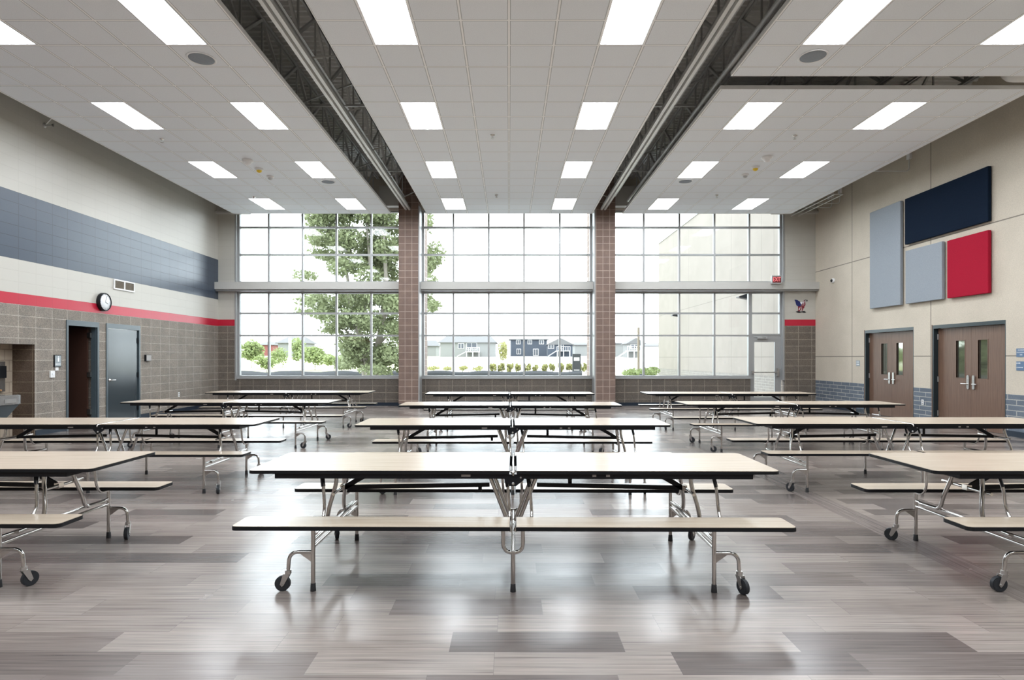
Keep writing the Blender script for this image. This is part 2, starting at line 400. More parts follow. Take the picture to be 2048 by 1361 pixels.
# left wall: bands of painted block
DOOR1 = (12.21, 13.05); DOOR2 = (13.41, 14.52)
bands = [(0, 2.44, 0), (2.44, 2.642, 1), (2.642, 3.255, 2), (3.255, 4.472, 3), (4.472, ZT+.3, 2)]
mb = MB()
holesL = [(9.0, 11.35, 0, 1.72), (DOOR1[0]-.06, DOOR1[1]+.06, 0, 2.235), (DOOR2[0]-.06, DOOR2[1]+.06, 0, 2.235)]
for z0, z1, mi in bands:
    hs = [h for h in holesL if h[3] > z0 and h[2] < z1]
    cells(mb, (YF, 18.9), (z0, z1), [(h[0], h[1], max(h[2], z0), min(h[3], z1)) for h in hs],
          lambda a, b, c, d: mb.box((XL-.3, a, c), (XL, b, d), mi))
struct(mb.build('wall_left', ['blockX', 'redX', 'creamX', 'navyX']))
# drinking fountain alcove
mb = MB(); mb.box((XL-.50, 9.0, 0), (XL-.42, 11.35, 1.8), 0); mb.box((XL-.42, 11.35, 0), (XL-.301, 11.45, 1.72), 1)
mb.box((XL-.42, 8.9, 0), (XL-.301, 9.0, 1.72), 1); mb.box((XL-.42, 9.0, 1.72), (XL-.301, 11.35, 1.8), 2)
mb.box((XL-.301, 11.345, 0), (XL-.004, 11.36, 1.72), 1)
struct(mb.build('wall_alcove', ['alcove_tile', 'alcove_block', 'creamX']))
# right wall
D3 = (14.02, 15.96); D4 = (11.42, 13.41)
mb = MB(); holesR = [(D3[0], D3[1], 0, 2.187), (D4[0], D4[1], 0, 2.187)]
for z0, z1, mi in ((0, .785, 0), (.785, ZT+.3, 1)):
    cells(mb, (YF, 18.9), (z0, z1), [(h[0], h[1], z0, min(h[3], z1)) for h in holesR], lambda a, b, c, d: mb.box((XR, a, c), (XR+.2, b, d), mi))
struct(mb.build('wall_right', ['wainscot', 'precast']))
mb = MB(); mb.box((XL-.3, YF-.2, 0), (XR+.2, YF, ZT+.3)); struct(mb.build('wall_front', 'front_paint'))
# back wall: sill walls, corner piers and the head over the windows
mb = MB()
mb.box((-8.39, YB, .0), (-3.286, 18.9, .82), 0); mb.box((-2.70, YB, 0), (2.577, 18.9, .82), 0); mb.box((3.167, YB, 0), (7.39, 18.9, .82), 0)
for x0, x1 in ((XL, -8.39), (8.43, XR)):
    mb.box((x0, YB, 0), (x1, 18.9, 2.452), 1); mb.box((x0, YB, 2.452), (x1, 18.9, 2.642), 2); mb.box((x0, YB, 2.642), (x1, 18.9, 6.0), 3)
mb.box((XL, YB, 6.0), (XR, 18.9, ZT+.3), 4)
struct(mb.build('wall_back', ['sill_block', 'pilaster_block', 'redY', 'creamY', 'beige_paint']))
# pillars run through the glass line to the outside
for i, (x0, x1) in enumerate(((-3.286, -2.70), (2.577, 3.167))):
    mb = MB(); mb.box((x0, 18.0, 0), (x1, 20.0, 6.9), 0)
    me = mb.build('pillar', ['pillar_tile', 'pillar_tile_side'])
    for p in me.data.polygons:
        if abs(p.normal.x) > .5: p.material_index = 1
    struct(me, ['reddish brown tiled pillar between the left and centre windows', 'reddish brown tiled pillar between the centre and right windows'][i], 'pillar')
# baseboards
mb = MB()
for a, b in ((YF, 9.0), (11.36, DOOR1[0]-.06), (DOOR1[1]+.06, DOOR2[0]-.06), (DOOR2[1]+.06, YB)): mb.box((XL, a, 0), (XL+.012, b, .105))
struct(mb.build('baseboard_left', 'navy_base'))
mb = MB()
for a, b in ((YF, D4[0]), (D4[1], D3[0]), (D3[1], YB)): mb.box((XR-.012, a, 0), (XR, b, .105))
struct(mb.build('baseboard_right', 'navy_base'))
mb = MB()
for a, b, y in ((XL, -3.286, YB), (-2.70, 2.577, YB), (3.167, 7.37, YB), (8.45, XR, YB), (-3.298, -2.688, 18.0), (2.565, 3.179, 18.0)): mb.box((a, y-.012, 0), (b, y, .10))
struct(mb.build('baseboard_back', 'navy_base'))
# transom beams between pillars
n = 0
for x0, x1 in ((XL, -3.286), (-2.70, 2.577), (3.167, XR)):
    n += 1; mb = MB(); mb.box((x0, 18.27, 3.545), (x1, 18.62, 3.765)); mb.box((x0, 18.34, 3.50), (x1, 18.62, 3.545), 1)
    struct(mb.build('trim_%d' % n, ['beam_paint', 'window_metal']))
# light metal jambs beside the centre window and the outer windows
n = 3
for x0, x1, y0 in ((-2.70, -2.665, 18.0), (2.542, 2.577, 18.0), (-8.39, -8.34, 18.49), (8.38, 8.43, 18.49)):
    n += 1; mb = MB(); mb.box((x0, y0, 0 if abs(x0) < 5 else .78), (x1, 18.72, 6.0)); struct(mb.build('trim_%d' % n, 'window_metal'))
# window bays
GY = 18.66
def window(n, x0, x1, z0, z1, xs, zs, sill):
    r = sroot('window_%d' % n, ((x0+x1)/2, GY, z0)); w = .052; mb = MB()
    mb.box((x0, GY-.06, z0), (x1, GY+.06, z0+w)); mb.box((x0, GY-.06, z1-w), (x1, GY+.06, z1))
    for xx in (x0, x1-w): mb.box((xx, GY-.06, z0+w), (xx+w, GY+.06, z1-w))
    ex = [x0+w]+[v for xx in xs for v in (xx-w/2, xx+w/2)]+[x1-w]
    for xx in xs: mb.box((xx-w/2, GY-.058, z0+w), (xx+w/2, GY+.058, z1-w))
    for zz in zs:
        for i in range(0, len(ex), 2): mb.box((ex[i], GY-.056, zz-w/2), (ex[i+1], GY+.056, zz+w/2))
    rel(mb, r).build('window_frame', 'window_metal', r)
    if sill: mb = MB(); mb.box((x0, YB-.02, z0-.05), (x1, GY-.05, z0)); rel(mb, r).build('window_sill', 'window_metal', r)
    ez = [z0+w]+[v for zz in zs for v in (zz-w/2, zz+w/2)]+[z1-w]
    for i in range(0, len(ex), 2):
        for j in range(0, len(ez), 2):
            mb = MB(); mb.box((ex[i], GY-.004, ez[j]), (ex[i+1], GY+.004, ez[j+1])); rel(mb, r).build('pane', 'glass', r)
ZS, ZM = (4.646, 5.485), (2.155, 2.84)
bays = ((-8.34, -3.286, (-7.40, -6.36, -5.318, -4.248)), (-2.665, 2.542, (-1.713, -.625, .463, 1.565)), (3.167, 8.38, (4.15, 5.247, 6.327, 7.40)))
n = 0
for i, (x0, x1, xs) in enumerate(bays):
    n += 1; window(n, x0, x1, 3.77, 6.0, xs, ZS, False)
    n += 1
    if i < 2: window(n, x0, x1, .87, 3.50, xs, ZM, True)
    else:
        window(n, x0, 7.426, .87, 3.50, xs[:3], ZM, True); n += 1
        window(n, 7.426, x1, 2.155, 3.50, (), (2.84,), False)
# glazed exit door in the right bay
r = sroot('door_5', (7.9, GY, 0), 'grey metal glazed exit door in the right window wall', 'door')
mb = MB(); x0, x1, zt = 7.43, 8.37, 2.155
mb.box((x0, GY-.05, 0), (x0+.12, GY+.0, zt)); mb.box((x1-.19, GY-.05, 0), (x1, GY, zt)); mb.box((x0+.12, GY-.05, zt-.2), (x1-.19, GY, zt)); mb.box((x0+.12, GY-.05, 0), (x1-.19, GY, .26))
rel(mb, r).build('door_frame', 'window_metal', r)
mb = MB(); mb.box((x0+.12, GY-.03, .26), (x1-.19, GY-.024, zt-.2)); rel(mb, r).build('pane', 'glass', r)
mb = MB(); mb.tube([(x0+.06, GY-.11, 1.02), (x1-.09, GY-.11, 1.02)], .016); mb.box((x0+.03, GY-.12, .98), (x0+.09, GY-.05, 1.06)); mb.box((x1-.14, GY-.12, .90), (x1-.08, GY-.05, 1.14))
rel(mb, r).build('push_bar', 'satin_steel', r)
mb = MB(); mb.box((x0+.2, GY-.11, zt-.1), (x0+.5, GY-.05, zt-.03)); mb.bar((x0+.45, GY-.1, zt-.06), (x0+.28, GY-.25, zt-.05), .02, .012); mb.bar((x0+.28, GY-.25, zt-.05), (x0+.1, GY-.07, zt-.03), .02, .012)
rel(mb, r).build('door_closer', 'dark_steel', r)

# ---------------------------------------------------------------- ceiling clouds with recessed lights
Y0L = 8.23; T = .6096
def lights_rows(): return [(Y0L-1.2192+k*3.048, Y0L+k*3.048) for k in range(-5, 4)]
def cloud(x0, x1, pitch, ox, cols, y0, y1, name):
    hs = [(c-pitch/2+.012, c+pitch/2-.012, a+.012, b-.012) for c in cols for a, b in lights_rows() if a > y0-.01 and b < y1+.01]
    mb = MB(); cells(mb, (x0, x1), (y0, y1), hs, lambda a, b, c, d: mb.box((a, c, ZC), (b, d, ZC+.055)))
    # metal edge angle
    for (a, b) in (((x0-.012, y0-.012, ZC-.002), (x1+.012, y0, ZC+.06)), ((x0-.012, y1, ZC-.002), (x1+.012, y1+.012, ZC+.06)), ((x0-.012, y0, ZC-.002), (x0, y1, ZC+.06)), ((x1, y0, ZC-.002), (x1+.012, y1, ZC+.06))): mb.box(a, b, 1)
    struct(mb.build(name, [cloud_mat('tile_grid', ox, Y0L, pitch, T), 'white_paint']))
    return hs
H1 = cloud(-8.13, -3.49, .58, -3.49, (-4.38, -6.70), YF+.3, 17.84, 'ceiling')
H2 = cloud(-2.42, 2.45, .6096, 0.0, (-1.524, 1.524), YF+.3, 17.84, 'ceiling')
H3 = cloud(3.36, 8.32, .6025, 3.36, (4.27, 6.68), YF+.3, 9.12, 'ceiling')
H4 = cloud(3.36, 8.32, .6025, 3.36, (4.27, 6.68), 9.58, 17.84, 'ceiling')
def make_light(w, l):
    r = thing('ceiling_light', '', 'light', (0,0,0), 'recessed ceiling lights')
    mb = MB(); t = .008; z0, z1 = 0, .12
    mb.box((-w/2, -l/2, z0), (-w/2+t, l/2, z1)); mb.box((w/2-t, -l/2, z0), (w/2, l/2, z1)); mb.box((-w/2+t, -l/2, z0), (w/2-t, -l/2+t, z1)); mb.box((-w/2+t, l/2-t, z0), (w/2-t, l/2, z1)); mb.box((-w/2, -l/2, z1), (w/2, l/2, z1+.01))
    mb.build('light_housing', 'lamp_frame', r)
    mb = MB(); c = .095
    for s in (-1, 1):
        pts = [(s*c, .05), (s*(c+.07), .062), (s*(w/2-.06), .05), (s*(w/2-t), .012)]
        vs = [(x, y, z) for y in (-l/2+t, l/2-t) for x, z in pts]
        mb.add(vs, [(i, i+1, i+5, i+4) for i in range(3)], 0, True)
    mb.build('diffuser', 'lamp_side', r)
    mb = MB(); pts = [(c*math.sin(a), .05-.03*math.cos(a)+.0) for a in [math.radians(d) for d in range(-90, 91, 20)]]
    vs = [(x, y, z) for y in (-l/2+t, l/2-t) for x, z in pts]; k = len(pts)
    mb.add(vs, [(i, i+1, i+k+1, i+k) for i in range(k-1)], 0, True); mb.build('centre_lens', 'lamp_lens', r)
    return r
base_light = None
colname = {0: 'left panel outer column', 1: 'left panel inner column', 2: 'centre panel left column', 3: 'centre panel right column', 4: 'right panel inner column', 5: 'right panel outer column'}
ordn = ['nearest the windows', 'second from the windows', 'third from the windows', 'fourth', 'above the viewpoint', 'first behind the viewpoint', 'farthest behind the viewpoint']
for hs in (H1, H2, H3, H4):
    for h in hs:
        cx = (h[0]+h[1])/2; cyy = (h[2]+h[3])/2
        ci = min(range(6), key=lambda i: abs(cx-(-6.70, -4.38, -1.524, 1.524, 4.27, 6.68)[i]))
        ri = round((17.37-.6-cyy)/3.048)
        if ri > 6: continue
        if base_light is None: o = base_light = make_light(.58, 1.19)
        else: o = copy_tree(base_light)
        o.location = (cx, cyy, ZC+.001); o.scale = ((h[1]-h[0])/.58, 1, 1)
        o['label'] = 'white recessed ceiling light in %s, %s' % (colname[ci], ordn[ri])
        if ri == 3: o['label'] = 'large near white recessed light at the picture top, in %s' % colname[ci]
# round speakers, detectors and sprinklers
def speaker(x, y, r_, label):
    r = thing('ceiling_speaker', label, 'speaker', (x, y, ZC-.014), 'round ceiling speakers')
    MB().lathe([(r_, .014), (r_+.012, .010), (r_+.012, .004), (r_, 0), (r_-.012, .004)], (0,0,0), n=40).build('speaker_ring', 'white_paint', r)
    MB().lathe([(r_-.012, .012), (r_-.014, .003), (r_*.5, .001), (.001, 0)], (0,0,0), n=40).build('speaker_grille', 'fabric_grey', r)
speaker(-4.37, 8.59, .185, 'round grey speaker in left ceiling beside its near large light')
speaker(4.285, 8.52, .185, 'round grey speaker in right ceiling beside its near large light')
speaker(-4.37, 14.6, .165, 'round pale speaker in the left ceiling nearer the windows')
speaker(4.25, 14.56, .165, 'round pale speaker in the right ceiling nearer the windows')
def detector(x, y, s, tip, label):
    r = thing('smoke_detector', label, 'detector', (x, y, ZC), 'detectors on the ceiling')
    MB().lathe([(.075*s, 0), (.078*s, -.015*s), (.06*s, -.035*s), (.055*s, -.036*s)], (0,0,0), n=24).build('detector_base', 'white_paint', r)
    MB().lathe([(.05*s, -.036*s), (.042*s, -.06*s), (.02*s, -.075*s), (.001, -.078*s)], (0,0,0), n=20).build('detector_cap', tip, r)
for s, xs in (('left', (-5.62, -5.62, -5.60)), ('right', (5.46, 5.49, 5.475))):
    ys = (13.0, 13.6, 14.18) if s == 'left' else (12.8, 13.47, 14.02)
    detector(xs[0], ys[0], 1.5, 'white_paint', 'larger all white smoke detector on the %s ceiling panel' % s)
    detector(xs[1], ys[1], 1.2, 'yellow', 'white detector with a yellow cap on the %s ceiling panel' % s)
    detector(xs[2], ys[2], 1.1, 'dark_steel', 'small white detector with a dark tip on the %s ceiling panel' % s)
def sprinkler(x, y, label):
    r = thing('ceiling_sprinkler', label, 'sprinkler', (x, y, ZC), 'sprinkler heads')
    MB().lathe([(.045, 0), (.045, -.006), (.02, -.02), (.012, -.03)], (0,0,0), n=16).build('escutcheon', 'chrome', r)
    mb = MB(); mb.tube([(0,0,-.03), (0,0,-.06)], .008, 8); mb.lathe([(.03, -.072), (.03, -.068)], (0,0,0), n=14); mb.tube([(.018,0,-.03), (.022,0,-.05), (.004,0,-.068)], .004, 6); mb.tube([(-.018,0,-.03), (-.022,0,-.05), (-.004,0,-.068)], .004, 6)
    mb.build('deflector', 'dark_steel', r)
sprinkler(-6.745, 11.75, 'dark sprinkler head in left ceiling by the second outer light')
sprinkler(-6.74, 15.98, 'tiny sprinkler head in left ceiling nearest the windows')
sprinkler(5.47, 11.57, 'dark sprinkler head in the right ceiling between its two light columns')
sprinkler(5.43, 15.8, 'tiny sprinkler head in right ceiling nearest the windows')
sprinkler(-.315, 11.54, 'sprinkler head in the centre ceiling farther from the windows')
sprinkler(-.327, 15.8, 'sprinkler head in the centre ceiling close to the windows')

# ---------------------------------------------------------------- roof deck and steel above
mb = MB(); prof = []; y = YF; k = 0
while y < 18.9:
    prof += [(y, 7.02), (y+.045, 7.02), (y+.062, 7.075), (y+.125, 7.075), (y+.1524, 7.02)][:4]; y += .1524
vs = [(x, a, b) for a, b in prof for x in (XL-.3, XR+.2)]
mb.add(vs, [(2*i, 2*i+1, 2*i+3, 2*i+2) for i in range(len(prof)-1)]); mb.box((XL-.3, YF-.2, ZT), (XR+.2, 18.95, ZT+.08))
struct(mb.build('ceiling', 'deck_metal'))
def joist(x, label, y0=0.0, y1=18.49):
    r = thing('roof_truss', label, 'truss', (x, (y0+y1)/2, 6.28), 'roof trusses')
    for nm, z in (('bottom_chord', 6.30), ('top_chord', 6.97)):
        mb = MB()
        for s in (-1, 1): mb.box((x+s*.012, y0, z-.032), (x+s*.05, y1, z-.026)); mb.box((x+s*.012, y0, z-.026), (x+s*.018, y1, z+.03))
        rel(mb, r).build(nm, 'dark_steel', r)
    mb = MB(); y = y0+.2
    while y+1.6 < y1:
        mb.bar((x, y, 6.96), (x, y+.8, 6.31), .045, .045); mb.bar((x, y+.8, 6.31), (x, y+1.6, 6.96), .045, .045)
        mb.bar((x, y+.8, 6.31), (x, y+.8, 6.96), .03, .03); mb.bar((x, y+1.6, 6.31), (x, y+1.6, 6.96), .025, .025); y += 1.6
    rel(mb, r).build('web', 'dark_steel', r)
joist(-4.0, 'grey steel roof truss on the left side of the left ceiling gap')
joist(-3.14, 'grey steel roof truss on the right side of the left ceiling gap')
joist(3.12, 'grey steel roof truss on the left side of the right ceiling gap')
joist(3.76, 'grey steel roof truss on the right side of the right ceiling gap')
joist(5.2, 'grey steel roof truss in cross gap, left of three over right ceiling')
joist(6.53, 'grey steel roof truss in cross gap, middle of three over right ceiling')
joist(8.0, 'grey steel roof truss in cross gap beside the white duct')
for i, x in enumerate((-3.01, 2.80)):
    s = ('left', 'right')[i]
    r = thing('partition_track', 'long white twin rail partition track in the %s ceiling gap' % s, 'track', (x, 9, 5.86), 'partition tracks')
    for q in (-1, 1): mb = MB(); mb.box((x+q*.050-.027, .5, 5.86), (x+q*.050+.027, 17.98, 5.92)); rel(mb, r).build('rail', 'track_white', r)
    mb = MB(); mb.box((x-.077, .5, 5.92), (x+.077, 17.98, 5.926), 0); mb.box((x-.012, .5, 5.926), (x+.012, 17.98, 6.05)); rel(mb, r).build('track_header', 'dark_steel', r)
    for yy in (3.0, 7.0, 9.2, 11.2, 13.3, 15.2, 17.2):
        mb = MB(); q = -1 if i == 0 else 1
        mb.bar((x, yy, 6.04), (x+q*.38, yy+.05, 6.32), .03, .03); mb.bar((x, yy, 6.04), (x-q*.22, yy+.5, 6.32), .025, .025)
        rel(mb, r).build('hanger_brace', 'track_white', r)
for i, (x0, x1) in enumerate(((-4.1, -2.3), (2.3, 4.1))):
    for j, yy in enumerate((7.5, 11.5, 15.5)):
        mb = MB(); mb.bar((x0, yy, 6.27), (x1, yy, 6.27), .04, .04); mb.bar((x0, yy, 6.27), (x1, yy, 6.93), .03, .03)
        tag(mb.build('bridging_bar', 'dark_steel', None, True), 'grey steel bridging bar across %s ceiling gap, %s' % (('left', 'right')[i], ('nearest', 'halfway', 'by the windows')[j]), 'brace', 'bridging bars')
mb = MB(); mb.tube([(3.52, 1, 6.12), (3.52, 17.9, 6.12)], .04, 14)
tag(mb.build('sprinkler_pipe', 'dark_steel', None, True), 'grey pipe running above the right ceiling edge', 'pipe')
mb = MB(); prof = [(0, 0), (.10, .02), (.17, .07), (.205, .14), (.21, .22), (.21, 1.68)]
mb.lathe([(max(r_, .002), h) for r_, h in prof], (7.66, 9.35, 5.96), (1, 0, 0), 28)
tag(mb.build('air_duct', 'track_white', None, True), 'round white air duct end in the cross gap by the right wall', 'duct')

# ---------------------------------------------------------------- left wall: doors and fittings
def frame_left(r, a, b):
    mb = MB(); zt = 2.235
    for y0, y1 in ((a-.06, a-.01), (b+.01, b+.06)): mb.box((XL-.12, y0, 0), (XL+.018, y1, zt))
    mb.box((XL-.12, a-.01, 2.125), (XL+.018, b+.01, zt))
    for y0, y1 in ((a-.01, a+.0), (b-.0, b+.01)): mb.box((XL-.12, y0, 0), (XL-.02, y1, 2.125))
    rel(mb, r).build('door_frame', 'frame_grey', r)
r = sroot('door_1', (XL, 12.63, 0), 'open dark doorway with grey frame in the left wall', 'doorway'); frame_left(r, *DOOR1)
mb = MB(); mb.box((XL-.17, DOOR1[1]-.05, .01), (XL-.99, DOOR1[1]-.005, 2.115)); rel(mb, r).build('door_leaf', 'wood_dark', r)
for z in (.25, 1.05, 1.9):
    mb = MB(); mb.box((XL-.17, DOOR1[1]-.055, z), (XL-.10, DOOR1[1]-.003, z+.11)); rel(mb, r).build('hinge', 'satin_steel', r)
mb = MB(); mb.box((XL-2.2, 11.6, -.05), (XL-2.15, 13.2, 2.5)); mb.box((XL-2.15, 11.6, -.05), (XL-.301, 11.65, 2.5)); mb.box((XL-2.15, 13.15, -.05), (XL-.301, 13.2, 2.5)); mb.box((XL-2.15, 11.65, 2.45), (XL-.301, 13.15, 2.5)); mb.box((XL-2.15, 11.65, -.05), (XL-.301, 13.15, -.001))
struct(mb.build('wall_vestibule', 'wood_dark'))
r = sroot('door_2', (XL, 13.96, 0), 'closed dark grey metal door in the left wall', 'door'); frame_left(r, *DOOR2)
M['door_metal'] = mat('dark_door_paint', (.030, .042, .05), .2, .0, .8)
mb = MB(); mb.box((XL-.055, DOOR2[0]+.005, .008), (XL-.012, DOOR2[1]-.005, 2.12)); rel(mb, r).build('door_leaf', 'door_metal', r)
for z in (.22, 1.0, 1.82):
    mb = MB(); mb.box((XL-.012, DOOR2[1]-.03, z), (XL+.006, DOOR2[1]+.01, z+.12)); mb.tube([(XL+.004, DOOR2[1]-.01, z), (XL+.004, DOOR2[1]-.01, z+.12)], .009, 8); rel(mb, r).build('hinge', 'black_paint', r)
mb = MB(); hy = DOOR2[0]+.085; mb.lathe([(.036, 0), (.036, .012), (.02, .02), (.013, .055)], (XL-.013, hy, .97), (1,0,0), 20); mb.tube(fillet([(XL+.035, hy, .97), (XL+.045, hy+.01, .97), (XL+.045, hy+.12, .97)], .01), .010, 10); rel(mb, r).build('door_handle', 'chrome', r)
def on_left(px, py):      # point of the left wall seen at a pixel
    d = XL*F_PX/(px-VX); return d, H+(VY-py)*d/F_PX
# room sign, paper tab, light switch, control box, outlet
def plate_left(name, label, cat, px0, px1, py0, py1, th, m, par=None):
    a, _ = on_left(px0, py0); b, _ = on_left(px1, py0); z1 = on_left((px0+px1)/2, py0)[1]; z0 = on_left((px0+px1)/2, py1)[1]
    return (a, b, z0, z1)
a, b, z0, z1 = plate_left('', '', '', 107, 120.6, 710.4, 734.4, 0, 0)
r = thing('room_sign', 'small grey room sign in a dark holder left of the open doorway', 'sign', (XL, (a+b)/2, z0))
mb = MB(); mb.box((XL, a, z0), (XL+.02, b, z1)); rel(mb, r).build('sign_holder', 'black_paint', r)
mb = MB(); mb.box((XL+.02, a+.012, z0+.012), (XL+.023, b-.012, z1-.012)); rel(mb, r).build('sign_face', mat('sign_face', (.30, .34, .36), .25), r)
mb = MB(); zc = (z0+z1)/2+.03; yc = (a+b)/2+.01
mb.lathe([(.014, 0), (.014, .002)], (XL+.0225, yc, zc+.05), (1,0,0), 12); mb.box((XL+.0231, yc-.018, zc-.045), (XL+.0245, yc+.018, zc+.03)); rel(mb, r).build('figure_symbol', 'sign_white', r)
mb = MB(); mb.box((XL+.0231, a+.02, z0+.05), (XL+.0245, b-.02, z0+.062)); rel(mb, r).build('braille_line', 'sign_white', r)
a2, b2, y0, y1 = plate_left('', '', '', 110, 116, 735, 741.5, 0, 0)
mb = MB(); mb.box((XL, a2, y0), (XL+.012, b2, y1)); tag(mb.build('paper_tag', 'white_paint', None, True), 'small white tag just below the room sign', 'tag')
a2, b2, y0, y1 = plate_left('', '', '', 98.5, 107, 742, 755.6, 0, 0)
r = thing('light_switch', 'white wall switch below and left of the room sign', 'switch', (XL, (a2+b2)/2, y0))
mb = MB(); mb.box((XL, a2, y0), (XL+.03, b2, y1)); rel(mb, r).build('cover_plate', 'white_paint', r)
mb = MB(); mb.box((XL+.03, a2+.035, y0+.05), (XL+.04, b2-.03, y1-.05)); rel(mb, r).build('toggle', 'sign_white', r)
a2, b2, y0, y1 = plate_left('', '', '', 288.5, 298.5, 710, 722.5, 0, 0)
r = thing('control_box', 'small pale control box right of the closed dark metal door', 'box', (XL, (a2+b2)/2, y0))
mb = MB(); mb.box((XL, a2, y0), (XL+.05, b2, y1)); rel(mb, r).build('box_body', 'black_paint', r)
mb = MB(); mb.box((XL+.05, a2+.008, y0+.008), (XL+.055, b2-.008, y1-.008)); rel(mb, r).build('box_cover', 'label_grey', r)
def outlet(x, y, z, side, label):
    r = thing('wall_outlet', label, 'outlet', (x, y, z)); s = 1 if side == 'L' else -1
    mb = MB(); mb.box((0, -.036, 0), (s*.008, .036, .12)); mb.build('cover_plate', 'white_paint', r)
    for zz in (.022, .072): mb = MB(); mb.box((s*.008, -.018, zz), (s*.011, .018, zz+.028)); mb.build('socket', 'label_grey', r)
outlet(XL, 16.3, .42, 'L', 'white power outlet low on the left block wall')
outlet(XR, 13.71, .40, 'R', 'white power outlet in the blue brick between the two double doors')
# clock
r = thing('wall_clock', 'round black rimmed clock on the red stripe', 'clock', (XL, 13.23, 2.69))
MB().lathe([(.19, 0), (.2, .01), (.2, .075), (.185, .09), (.178, .085), (.178, .07)], (0,0,0), (1,0,0), 48).build('clock_rim', 'black_paint', r)
MB().lathe([(.178, .068), (.177, .07), (.001, .0705)], (0,0,0), (1,0,0), 48).build('clock_face', 'sign_white', r)
mb = MB()
for k in range(12):
    t = k*PI/6; mb.bar((.0712, .145*math.sin(t), .145*math.cos(t)), (.0712, .165*math.sin(t), .165*math.cos(t)), .006, .002, up=(1,0,0))
mb.build('hour_marks', 'black_paint', r)
for L_, t, w in ((.09, 2.0, .012), (.14, .35, .008)): mb = MB(); mb.bar((.074, 0, 0), (.074, L_*math.sin(t), L_*math.cos(t)), w, .002, up=(1,0,0)); mb.build('clock_hand', 'black_paint', r)
# vent
r = thing('wall_vent', 'white framed wall vent with two brown grilles above the clock', 'vent', (XL, 13.98, 3.02)); y0, y1, z0, z1 = 13.60, 14.35, 3.02, 3.25
mb = MB()
for a, b in ((y0, y0+.03), ((y0+y1)/2-.02, (y0+y1)/2+.02), (y1-.03, y1)): mb.box((XL, a, z0), (XL+.025, b, z1))
for a, b in ((z0, z0+.03), (z1-.03, z1)): mb.box((XL, y0+.03, a), (XL+.025, (y0+y1)/2-.02, b)); mb.box((XL, (y0+y1)/2+.02, a), (XL+.025, y1-.03, b))
rel(mb, r).build('vent_frame', 'white_paint', r)
for a, b in ((y0+.03, (y0+y1)/2-.02), ((y0+y1)/2+.02, y1-.03)):
    mb = MB(); mb.box((XL, a, z0+.03), (XL+.004, b, z1-.03)); 
    z = z0+.04
    while z < z1-.04: mb.box((XL+.006, a, z), (XL+.016, b, z+.006), rot=Matrix.Rotation(.5, 3, 'Y')); z += .014
    rel(mb, r).build('grille', mat('vent_bronze', (.26, .22, .17), .5), r)
# sprinkler stub high on the left wall
r = thing('wall_sprinkler', 'small dark sprinkler high on the left wall above ceiling edge', 'sprinkler', (XL, 11.59, 5.93))
mb = MB(); mb.lathe([(.05, 0), (.05, .008), (.02, .02)], (0,0,0), (1,0,0), 16); mb.tube([(.02,0,0), (.16,0,0)], .012, 8); mb.build('sprinkler_stem', 'dark_steel', r)
mb = MB(); mb.lathe([(.03, .16), (.03, .165)], (0,0,0), (1,0,0), 14); mb.tube([(.02,0,.012), (.2,0,.2)], .008, 6); mb.build('deflector', 'satin_steel', r)
# drinking fountain
XA = XL-.42
r = thing('drinking_fountain', 'stainless steel drinking fountain in the alcove at the left edge', 'fountain', (XA, 10.5, 0))
mb = MB(); prof = rrect(XA+.001, XL+.10, 10.15, 10.98, .12, (1,0,0,1), 6)
mb.prism(prof, .775, .80); inner = rrect(XA+.03, XL+.075, 10.18, 10.955, .10, (1,0,0,1), 6)
mb.prism(prof, .64, .775); mb.prism(inner, .80, .803); rel(mb, r).build('basin', 'steel_box', r)
mb = MB(); n_ = 7
mb.add([(XA+.001, 10.22, .30), (XL-.12, 10.25, .30), (XL-.12, 10.75, .30), (XA+.001, 10.78, .30), (XA+.001, 10.16, .64), (XL+.06, 10.2, .64), (XL+.06, 10.93, .64), (XA+.001, 10.96, .64)], [(0,1,2,3),(4,5,6,7),(0,1,5,4),(1,2,6,5),(2,3,7,6),(3,0,4,7)])
rel(mb, r).build('lower_housing', 'frame_grey', r)
mb = MB(); mb.tube(fillet([(XA+.12, 10.84, .80), (XA+.12, 10.84, .90), (XA+.22, 10.84, .885)], .04), .017, 10); rel(mb, r).build('spout', mat('spout_copper', (.6, .33, .16), .3, .6), r)
mb = MB(); mb.box((XL+.101, 10.55, .67), (XL+.108, 10.8, .74)); rel(mb, r).build('push_pad', 'satin_steel', r)
r = thing('bottle_filler', 'dark bottle filling station on the alcove wall above fountain', 'bottle filler', (XA, 10.75, .85))
mb = MB(); mb.box((XA+.001, 10.45, .85), (XA+.05, 11.13, 1.40)); rel(mb, r).build('backplate', 'steel_box', r)
mb = MB(); mb.box((XA+.05, 10.5, 1.10), (XA+.10, 11.10, 1.32)); rel(mb, r).build('dispenser_head', 'black_paint', r)

